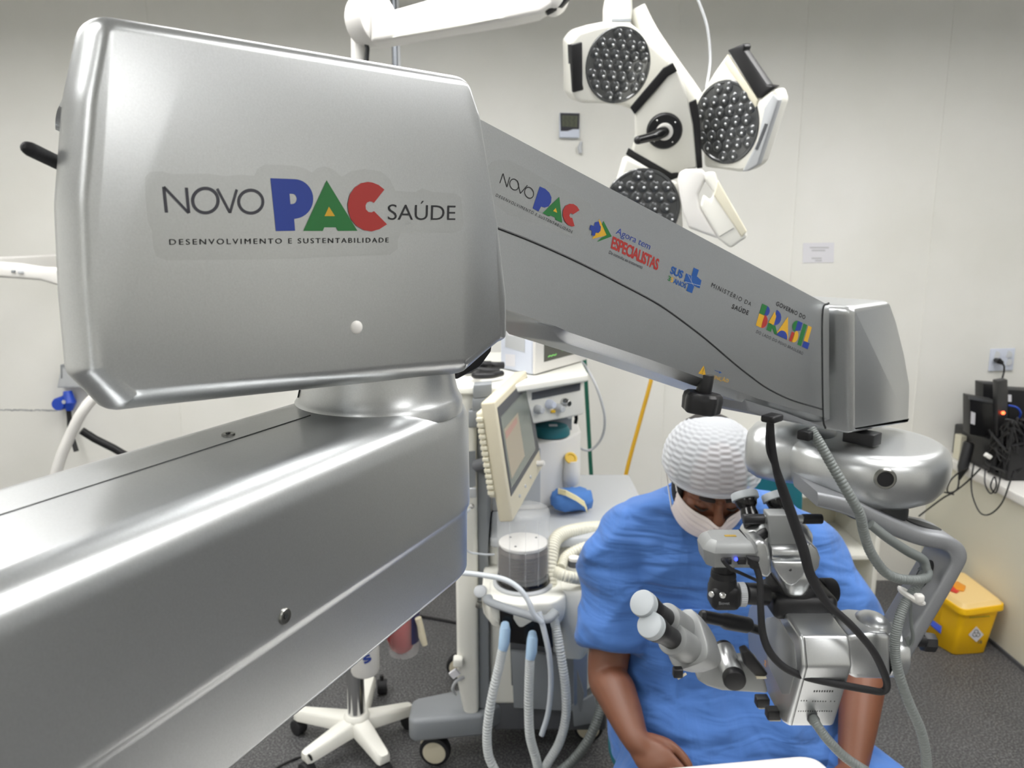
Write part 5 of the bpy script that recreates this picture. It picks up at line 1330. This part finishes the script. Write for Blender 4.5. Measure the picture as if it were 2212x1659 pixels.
part('lead', black, bpg, lambda b: b.tube(AT((148, 884, BACK - .05), (150, 905, BACK - .05), (152, 930, BACK - .06), (165, 975, BACK - .08)), .011, 10, smooth=24))
# tape residue line on the wall
ts = part('tape_marks', mat('tape_residue', rgb(172, 174, 176), .8), None, lambda b: [b.box(at(x, 886 + random.uniform(-1, 1), BACK - .0006), (random.uniform(.006, .02), .001, random.uniform(.004, .008))) for x in range(2, 128, 6)])
tag(ts, 'broken line of grey tape residue on the wall at the left', 'tape marks'); ts['kind'] = 'stuff'
ivp = thing('bent_stand', at(150, 940, 2.7), 'bent white tube stand under the left end of the housing', 'stand')
part('tube', white, ivp, lambda b: b.tube(AT((300, 800, 2.75), (215, 850, 2.72), (178, 890, 2.7), (150, 945, 2.7), (128, 1000, 2.7), (110, 1080, 2.7), (100, 1200, 2.7)), .019, 16, smooth=40))
part('base', greyl, ivp, lambda b: b.cyl(V((at(100, 1200, 2.7).x, 2.7, 0)), V((at(100, 1200, 2.7).x, 2.7, .03)), .15, 24, .006))
part('post', white, ivp, lambda b: b.cyl(V((at(100, 1200, 2.7).x, 2.7, .02)), at(100, 1200, 2.7), .019, 16))
part('strut', black, ivp, lambda b: b.tube(AT((176, 930, 2.72), (205, 948, 2.74), (245, 968, 2.76), (300, 1000, 2.8)), .014, 10))
# thermo-hygrometer
th = thing('wall_thermometer', at(1228, 270, BACK), 'small white wall thermometer with dark display', 'thermometer')
part('case', bluish, th, lambda b: b.prism(AT((1209, 243, BACK - .022), (1252, 244, BACK - .022), (1252, 298, BACK - .022), (1208, 297, BACK - .022)), V((0, .02, 0)), .004))
part('display', mat('lcd_dark', rgb(34, 34, 44), .3), th, lambda b: b.prism(AT((1210, 244, BACK - .023), (1252, 245, BACK - .023), (1251, 279, BACK - .023), (1238, 279, BACK - .023), (1226, 283, BACK - .023), (1211, 283, BACK - .023)), V((0, .002, 0))))
part('lcd', mat('lcd_green', rgb(80, 84, 66), .35), th, lambda b: b.prism(AT((1214, 249, BACK - .0235), (1248, 250, BACK - .0235), (1247, 275, BACK - .0235), (1214, 273, BACK - .0235)), V((0, .001, 0))))
def seg7(b, x, y, w, h):
    for (u0, v0, u1, v1) in ((0, 0, 1, 0), (0, .5, 1, .5), (0, 1, 1, 1), (1, 0, 1, .5), (0, .5, 0, 1)):
        b.tube(AT((x + u0 * w, y + v0 * h, BACK - .0238), (x + u1 * w, y + v1 * h, BACK - .0238)), .0012, 5)
part('digits', mat('lcd_ink', rgb(50, 54, 44), .5), th, lambda b: [seg7(b, x, 253, 5, 9) for x in (1218, 1227, 1237)] + [seg7(b, x, 265, 4, 7) for x in (1219, 1228, 1238)])
hk = thing('probe_hook', at(1254, 318, BACK), 'small pale hook with dangling probe below the wall thermometer', 'hook')
part('clip', greyl, hk, lambda b: b.tube(AT((1256, 306, BACK - .008), (1252, 318, BACK - .012), (1254, 331, BACK - .010)), [.005, .010, .009], 10))
part('lead', white, hk, lambda b: b.tube(AT((1256, 298, BACK - .006), (1259, 302, BACK - .006), (1256, 308, BACK - .008)), .002, 6))
nt_ = thing('paper_notice', at(1768, 546, BACK), 'pale paper notice stuck on the back wall above the jointed arm', 'notice')
part('sheet', paper, nt_, lambda b: b.prism(AT((1735, 525, BACK - .002), (1802, 524, BACK - .002), (1801, 567, BACK - .002), (1734, 568, BACK - .002)), V((0, .0015, 0))))
part('printing', mat('faint_print', rgb(188, 188, 190), .7), nt_, lambda b: [b.box(at(x, y, BACK - .0024), (w_, .0006, .006)) for x, y, w_ in ((1770, 535, .085), (1768, 541, .06), (1764, 558, .045), (1768, 563, .03))])
# outlet with black plug
wo = thing('wall_outlet', at(2164, 777, BACK), 'pale wall outlet plate above the black boxes', 'outlet')
part('plate', bluish, wo, lambda b: b.prism(AT((2141, 754, BACK - .01), (2194, 752, BACK - .01), (2188, 800, BACK - .01), (2136, 802, BACK - .01)), V((0, .008, 0)), .002))
part('sockets', greyl, wo, lambda b: [b.cyl(at(x, y, BACK - .010), at(x, y, BACK - .013), .016, 18) for x, y in ((2152, 766), (2178, 765), (2178, 782))])
pgl = thing('black_plug', at(2160, 782, BACK - .03), 'black mains plug with lead in the right wall outlet', 'plug')
part('plug', black, pgl, lambda b: b.tube(AT((2150, 778, BACK - .02), (2158, 780, BACK - .045), (2166, 785, BACK - .05)), [.010, .014, .008], 12))
part('lead', black, pgl, lambda b: b.tube(AT((2164, 783, BACK - .05), (2169, 792, BACK - .05), (2168, 806, BACK - .05), (2164, 822, BACK - .06), (2160, 845, BACK - .1)), .004, 8, smooth=24))
# black boxes on the ledge
def bbox(nm, label, x0, y0, x1, y1, Y, depth, skew=0, bv=.004):
    t = thing(nm, at((x0 + x1) / 2, y1, Y), label, 'equipment box', 'black equipment boxes on the ledge')
    p = AT((x0, y0, Y), (x1, y0 + skew, Y + .05), (x1, y1 + skew, Y + .05), (x0, y1, Y))
    o = part('case', black, t, lambda b: b.prism(p, V((.01, depth, 0)), bv))
    return t, p
t1, p1_ = bbox('power_supply', 'black equipment box with white label hanging at the left of the ledge stack', 2095, 856, 2152, 939, 3.15, .07, 10)
part('label', paper, t1, lambda b: b.prism(AT((2098, 889, 3.147), (2107, 892, 3.153), (2106, 918, 3.153), (2097, 915, 3.147)), V((0, .002, 0))))
part('frame', greyd, t1, lambda b: b.prism(AT((2094, 857, 3.145), (2153, 868, 3.195), (2152, 874, 3.195), (2094, 863, 3.145)), V((0, .01, 0)), .001))
t2, p2_ = bbox('power_supply', 'black equipment box at the top of the ledge stack beside the black mains lead', 2124, 828, 2176, 922, 3.30, .08, 4)
t2b, _ = bbox('power_supply', 'tall narrow black box standing in front of the topmost box on the ledge', 2155, 824, 2177, 950, 3.05, .05, -4)
t3, p3_ = bbox('power_supply', 'wide black equipment box at the right edge of the ledge', 2179, 842, 2330, 930, 3.19, .09, 8)
part('label', paper, t3, lambda b: b.prism(AT((2178, 853, 3.184), (2185, 853, 3.184), (2185, 868, 3.184), (2178, 868, 3.184)), V((0, .002, 0))))
part('indicator_light', mat('red_led', rgb(255, 60, 30), .3, emit=((1, .1, .03, 1), 6)), t2b, lambda b: b.ell(at(2167, 892, 3.06), (.007,) * 3))
part('blue_wire', MATS['blue_plastic'], t3, lambda b: b.tube(AT((2178, 876, 3.12), (2196, 880, 3.1), (2205, 893, 3.1), (2198, 908, 3.12)), .004, 8, smooth=20))
t4 = thing('cable_tangle', at(2170, 1010, 2.9), 'tangle of black cables and adapters heaped on the white ledge', 'cables')
def tangle(b):
    random.seed(11)
    for k in range(26):
        pts = []
        x0 = random.uniform(2118, 2240); 
        for j in range(6):
            pts.append((x0 + random.uniform(-40, 40), random.uniform(905, 1030) if j else 1020, random.uniform(2.98, 3.12)))
        q = AT(*pts)
        for p in q: p.x = max(p.x, LX + .015); p.z = max(p.z, LZ + .008)
        b.tube(q, random.choice((.004, .005, .006)), 6, smooth=40)
part('cables', black, t4, tangle)
part('strip', black, t4, lambda b: b.box(V((2.22, 3.20, LZ + .073)), (.44, .40, .142), bevel=.01))
part('white_connector', white, t4, lambda b: b.box(at(2134, 985, 3.0), (.026, .02, .018), (V((.8, 0, -.5)).normalized(), V((0, 1, 0)), V((.5, 0, .8)).normalized()), .004))
part('white_connector', creamd, t4, lambda b: b.box(at(2160, 920, 3.10), (.018, .012, .012), bevel=.002))
ad_ = thing('power_adapter', at(2088, 985, 2.9), 'long black power adapter leaning over the ledge edge', 'adapter')
part('case', black, ad_, lambda b: b.tube(AT((2094, 955, 3.2), (2093, 958, 3.2), (2080, 1010, 3.18), (2076, 1024, 3.17), (2072, 1036, 3.17)), [.016, .022, .022, .012, .005], 10, hint=V((0, 1, 0))))
part('lead', black, ad_, lambda b: b.tube(AT((2072, 1034, 3.17), (2068, 1056, 3.16), (2055, 1064, 3.16), (2046, 1060, 3.16), (2052, 1040, 3.17), (2070, 1022, 3.17), (2092, 1012, 3.12)), .0035, 8, smooth=40))
wb = thing('white_block', at(2076, 970, 3.1), 'small cream block standing on the ledge behind the adapter', 'block')
q = at(2076, 965, 3.32); 
part('block', cream, wb, lambda b: b.box(V((max(q.x, LX + .03), 3.32, LZ + .055)), (.05, .05, .11), bevel=.004))
for k, (lab, pts, r) in enumerate((
    ('thin black cable hanging in a wide loop below the ledge', [(2104, 1000, 3.06), (2098, 1040, 3.05), (2102, 1075, 3.02), (2118, 1108, 2.98), (2140, 1110, 2.94), (2165, 1085, 2.90), (2182, 1040, 2.90), (2190, 1018, 2.98)], .0030),
    ('thin black cable hanging in a narrow double loop below the ledge', [(2128, 1012, 3.03), (2128, 1045, 2.99), (2140, 1066, 2.97), (2152, 1050, 2.96), (2148, 1030, 2.97), (2140, 1050, 2.965), (2150, 1065, 2.95), (2158, 1045, 2.95), (2162, 1018, 3.0)], .0030),
    ('black cable running from the ledge behind the round coupling', [(2118, 1012, 3.05), (2090, 1040, 3.09), (2062, 1062, 3.13), (2040, 1074, 3.15), (2015, 1092, 3.2), (1985, 1115, 3.25)], .0035),
    ('short black cable curving left behind the round coupling', [(2060, 1068, 3.13), (2035, 1062, 3.18), (2010, 1055, 3.22), (1980, 1045, 3.25)], .0035))):
    o = part('hanging_cable', black, None, lambda b: b.tube(AT(*pts), r, 6, smooth=60)); tag(o, lab, 'cable', 'cables hanging off the ledge')
# gas hoses
o = part('gas_hose', mat('green_hose', rgb(20, 92, 74), .45), None, lambda b: b.tube(AT((1250, 600, BACK - .002), (1256, 660, 3.2), (1262, 760, 3.1), (1270, 900, 3.1), (1280, 1070, 3.1), (1290, 1160, 3.1), (1300, 1300, 3.1), (1320, 1400, 3.05)), .0085, 10, smooth=40))
tag(o, 'dark green gas hose hanging against the cream wall beside the machine', 'hose')
o = part('gas_hose', mat('yellow_hose', rgb(222, 172, 44), .45), None, lambda b: b.tube(AT((1450, 640, BACK - .002), (1430, 700, 3.2), (1410, 806, 3.1), (1385, 900, 3.1), (1358, 1000, 3.1), (1335, 1100, 3.1), (1320, 1180, 3.1), (1320, 1300, 3.1), (1330, 1400, 3.0)), .0085, 10, smooth=40))
tag(o, 'yellow gas hose slanting down the wall left of the seated person', 'hose')
o = part('sensor_cable', greyl, None, lambda b: b.tube([mf(.97, .5, .0) + V((.036, .01, 0))] + AT((1240, 765, 2.68), (1264, 790, 2.80), (1290, 840, 2.75), (1306, 900, 2.75), (1300, 945, 2.80), (1275, 972, 2.82), (1246, 966, 2.80)), .005, 8, smooth=60))
tag(o, 'thin grey cable looping from the patient monitor beside the green hose', 'cable')
lb_ = thing('lead_bunch', at(1245, 870, 2.62), 'bunch of brownish sensor leads hanging at the right side of the machine', 'leads')
part('leads', mat('brown_leads', rgb(112, 96, 84), .6), lb_, lambda b: [b.tube(AT((1240 + k * 3, 838, 2.5), (1242 + k * 3, 870, 2.5), (1241 + k * 2.5, 890 + 5 * (k % 3), 2.5)), .004, 6) for k in range(5)])
part('clip', blackgl, lb_, lambda b: b.tube(AT((1243, 885, 2.5), (1245, 905, 2.5), (1243, 915, 2.5)), .006, 8))
# ================================================================== low white shelf unit behind the person
cu = thing('shelf_unit', (1.27, 3.25, 0), 'low open white shelf unit against the back wall behind the seated person', 'shelf unit')
X0, X1, Y0_, Y1_, ZT = .95, 1.54, 3.05, 3.46, .60
part('top', whitew, cu, lambda b: bx(b, X0, X1, Y0_, Y1_, ZT - .022, ZT, .002))
part('side_panel', whitew, cu, lambda b: bx(b, X0, X0 + .02, Y0_, Y1_, .02, ZT - .022, .002))
part('side_panel', whitew, cu, lambda b: bx(b, X1 - .02, X1, Y0_, Y1_, .02, ZT - .022, .002))
part('back_panel', cream, cu, lambda b: bx(b, X0, X1, Y1_ - .01, Y1_, .02, ZT - .022, .001))
part('shelf', whitew, cu, lambda b: bx(b, X0 + .02, X1 - .02, Y0_ + .01, Y1_ - .01, .30, .32, .002))
part('base', cream, cu, lambda b: bx(b, X0, X1, Y0_ + .01, Y1_, .0, .04, .002))
part('hinge', greyd, cu, lambda b: b.box(V((X1 - .024, 3.12, .155)), (.008, .05, .05), bevel=.003))
# yellow sharps container
ybin = mat('yellow_bin', rgb(244, 190, 8), .4)
sb = thing('sharps_container', (1.86, 2.86, 0), 'yellow sharps container with cream lid on the floor beside the low wall', 'waste container')
def fl(x, y, z): return atz(x, y, z)
f1, f2, f3 = fl(2060, 1416, 0), fl(2128, 1411, 0), fl(2021, 1392, 0)
f2.x = min(f2.x, LX - .06)
f4 = f2 + f3 - f1 + V((.03, .05, 0))
tz = .205
g1, g2, g3 = fl(2081, 1318, tz), fl(2164, 1306, tz), fl(2040, 1290, tz)
g2.x = min(g2.x, LX - .012)
g4 = V((g2.x, g3.y + .20, tz)); g4b = V((g3.x + .02, g3.y + .17, tz))
def binb(b):
    lo = [f1, f2, V((f2.x, f3.y + .16, 0)), V((f3.x + .01, f3.y + .13, 0)), f3]
    hi = [g1, g2, g4, g4b, g3]
    ctr = sum(lo, V((0, 0, 0))) / 5
    rings = []
    for t in (0, .02, .5, .98, 1.0):
        rings.append([l.lerp(h, t) + (ctr - l) * (.04 if t == 0 else 0) for l, h in zip(lo, hi)])
    rings = [[V((p.x, p.y, p.z)) for p in [V((*q, r[0].z)) for q in round_poly([V((p.x, p.y)) for p in r], .02, 4)]] for r in rings]
    b.loft(rings)
binp = part('body', ybin, sb, binb, angle=50)
def rimf(b):
    o = round_poly([V((p.x, p.y)) for p in (g1, g2, g4, g4b, g3)], .02, 4)
    b.stack(densify([tuple(p) for p in o], .03), [(tz - .022, -.006), (tz - .02, -.012), (tz, -.012), (tz + .004, -.010)], lambda x, y, h: V((min(x, LX - .003), y, h)))
part('rim', ybin, sb, rimf)
lidm = mat('cream_lid', rgb(236, 204, 140), .35)
def lidf(b):
    o = round_poly([V((p.x, p.y)) for p in (g1, g2, g4, g4b, g3)], .02, 4)
    b.stack(densify([tuple(p) for p in o], .03), [(tz + .003, -.006), (tz + .010, 0), (tz + .016, .004), (tz + .020, .008)], lambda x, y, h: V((min(x, LX - .006), y, h)))
lid = part('lid', lidm, sb, lidf)
part('flap', mat('orange_flap', rgb(226, 146, 30), .4), lid, lambda b: b.prism([fl(x, y, tz + .0215) for x, y in ((2052, 1262), (2068, 1258), (2086, 1268), (2082, 1278), (2066, 1276))], V((0, 0, .006)), .002))
part('red_tab', mat('red_plastic', rgb(206, 60, 50), .45), lid, lambda b: b.prism([fl(x, y, tz + .0215) for x, y in ((2052, 1264), (2072, 1278), (2066, 1282), (2048, 1275))], V((0, 0, .004)), .001))
bn = (f2 - f1).cross(g1 - f1).normalized(); bn = bn if bn.y < 0 else -bn
def bp_(x, y, d=.0012): return on(x, y, f1.lerp(g1, .5) + bn * d, bn)
def biolab(b):
    q = [bp_(x, y) for x, y in ((2109, 1353), (2125, 1371), (2109, 1387), (2092, 1371))]
    b.use(paper); poly(b, [q], paper)
    c_ = (2109, 1369)
    for a in (90, 210, 330):
        x, y = c_[0] + 4.2 * math.cos(math.radians(a)), c_[1] - 4.2 * math.sin(math.radians(a))
        stroke(b, [bp_(x + 4.2 * math.cos(t), y - 4.2 * math.sin(t), .0016) for t in [math.radians(a - 140 + k * 28) for k in range(11)]], .0028, bn, inkblack)
    stroke(b, [bp_(c_[0] + 2.6 * math.cos(t), c_[1] - 2.6 * math.sin(t), .0016) for t in [2 * math.pi * k / 16 for k in range(16)]], .0014, bn, inkblack, True)
    text(b, '18', bp_(2113, 1390), bp_(2121, 1390), bp_(2113, 1383), bn * .0003, greyd, .02)
    for x0, x1, y in ((2094, 2138, 1334), (2108, 2124, 1326)): stroke(b, [bp_(x0, y), bp_(x1, y - 3)], .004, bn, MATS['olive_ink'])
mat('olive_ink', rgb(150, 140, 30), .5)
part('hazard_label', paper, binp, biolab, smooth=False)
part('strap', MATS['blue_plastic'], sb, lambda b: b.prism([fl(x, y, .09) for x, y in ((2012, 1340), (2034, 1356), (2032, 1370), (2010, 1352))], V((0, 0, .006)), .001))
# ================================================================== suction stand
ss = thing('suction_stand', (-.49, 2.34, 0), 'white five-legged wheeled stand with chrome post under the big silver arm', 'stand')
hb = atz(770, 1542, .125)
for k, (x, y) in enumerate(((655, 1628), (832, 1632), (888, 1520), (638, 1530), (800, 1458))):
    tip = atz(x, y, .085 if k < 3 else .09)
    d = tip - hb; s_ = V((-d.y, d.x, 0)).normalized()
    def leg(b):
        rings = []
        for t, w_, hh in ((0, .030, .055), (.05, .030, .052), (.5, .025, .042), (.92, .021, .034), (.985, .017, .030), (1, .010, .022)):
            c_ = hb.lerp(tip, t)
            rings.append([c_ + s_ * w_ + V((0, 0, -hh)), c_ + s_ * w_ * 1.02 + V((0, 0, -.010)), c_ + s_ * w_ * .72, c_ - s_ * w_ * .72, c_ - s_ * w_ * 1.02 + V((0, 0, -.010)), c_ - s_ * w_ + V((0, 0, -hh))])
        b.loft(rings)
    lgo = part('leg', whitew, ss, leg, angle=50)
    if k == 4: cas = tip + V((.035, .03, 0))
    else: cas = tip + d.normalized() * (-.01) + s_ * .0
    cw = V((.6, .8, 0)) if k != 4 else V((1, .2, 0))
    part('caster', rubber, lgo, lambda b: (b.cyl(V((cas.x, cas.y, .026)) - cw.normalized() * .018, V((cas.x, cas.y, .026)) + cw.normalized() * .018, .026, 24, .005), b.cyl(V((cas.x, cas.y, .026)), V((cas.x, cas.y, .07)), .007, 10)))
part('hub', whitew, ss, lambda b: b.lathe(V((hb.x, hb.y, .075)), ZU, [(0, .036), (.04, .042), (.05, .040), (.056, .034)], 32))
part('post', chrome, ss, lambda b: b.cyl(V((hb.x, hb.y, .12)), V((hb.x, hb.y, .95)), .028, 28))
part('top_ring', greyl, ss, lambda b: b.lathe(V((hb.x, hb.y, .55)), ZU, [(0, .05), (.02, .05)], 28))
wc = thing('suction_canister', at(790, 1420, 2.22), 'white suction canister with blue letter on the wheeled stand', 'canister')
wj = at(789, 1453, 2.155)
part('jar', white, wc, lambda b: b.lathe(wj, ZU, [(0, .034), (.004, .040), (.012, .043), (.17, .047)], 36))
jn = V((.05, -1, .02)).normalized()
def jar_s(b):
    o = wj + V((0, -.0475, 0))
    p0 = at(788, 1434, wj.y - .0478); p1 = at(804, 1424, wj.y - .0478); p2 = at(782, 1420, wj.y - .0478)
    text(b, 's', p0, p1, p2 + (p2 - p0) * .35, V((0, -.002, 0)), inkblue, .03)
part('lettering', inkblue, wc, jar_s, smooth=False)
rc = thing('suction_canister', at(875, 1400, 2.3), 'clear suction canister with red liner hanging beside the big silver arm', 'canister')
rj = at(872, 1410, 2.32)
part('jar', glass, rc, lambda b: b.lathe(rj, ZU, [(0, .040), (.004, .047), (.015, .050), (.2, .056)], 40))
part('liner', mat('red_liner', rgb(176, 24, 34), .35), rc, lambda b: b.lathe(rj + V((-.006, 0, .006)), ZU, [(0, .018), (.015, .036), (.05, .047), (.12, .051), (.19, .053)], 32))
part('label_band', mat('navy_label', rgb(52, 48, 92), .5), rc, lambda b: b.loft([[rj + V((r_ * math.cos(t), r_ * math.sin(t), h)) for t in [math.radians(-52 + 4 * k) for k in range(16)]] for h, r_ in ((.050, .0530), (.16, .0560))], False, False, closed=False))
part('bracket', greyl, ss, lambda b: b.tube([V((hb.x, hb.y, .58)), V(rj) + V((0, 0, .19)) - (V((rj.x - hb.x, rj.y - hb.y, 0))).normalized() * .062], .01, 10))
part('hose_fitting', creamd, rc, lambda b: b.tube(AT((903, 1335, 2.28), (908, 1352, 2.28), (912, 1375, 2.28), (918, 1393, 2.28)), [.011, .010, .012, .009], 12))
o = part('floor_cable', black, None, lambda b: b.tube([atz(x, y, .006) for x, y in ((560, 1690), (596, 1660), (630, 1642), (660, 1634))] + [atz(668, 1632, .09), atz(674, 1645, .05), atz(672, 1658, .006)], .004, 8, smooth=50))
tag(o, 'thin black cable on the floor curling over the nearest stand leg', 'cable')
o = part('floor_cable', black, None, lambda b: b.tube([atz(x, y, .006) for x, y in ((860, 1318), (905, 1330), (950, 1338), (1000, 1348))], .006, 8, smooth=30))
tag(o, 'black cable lying on the floor behind the anaesthesia machine', 'cable')
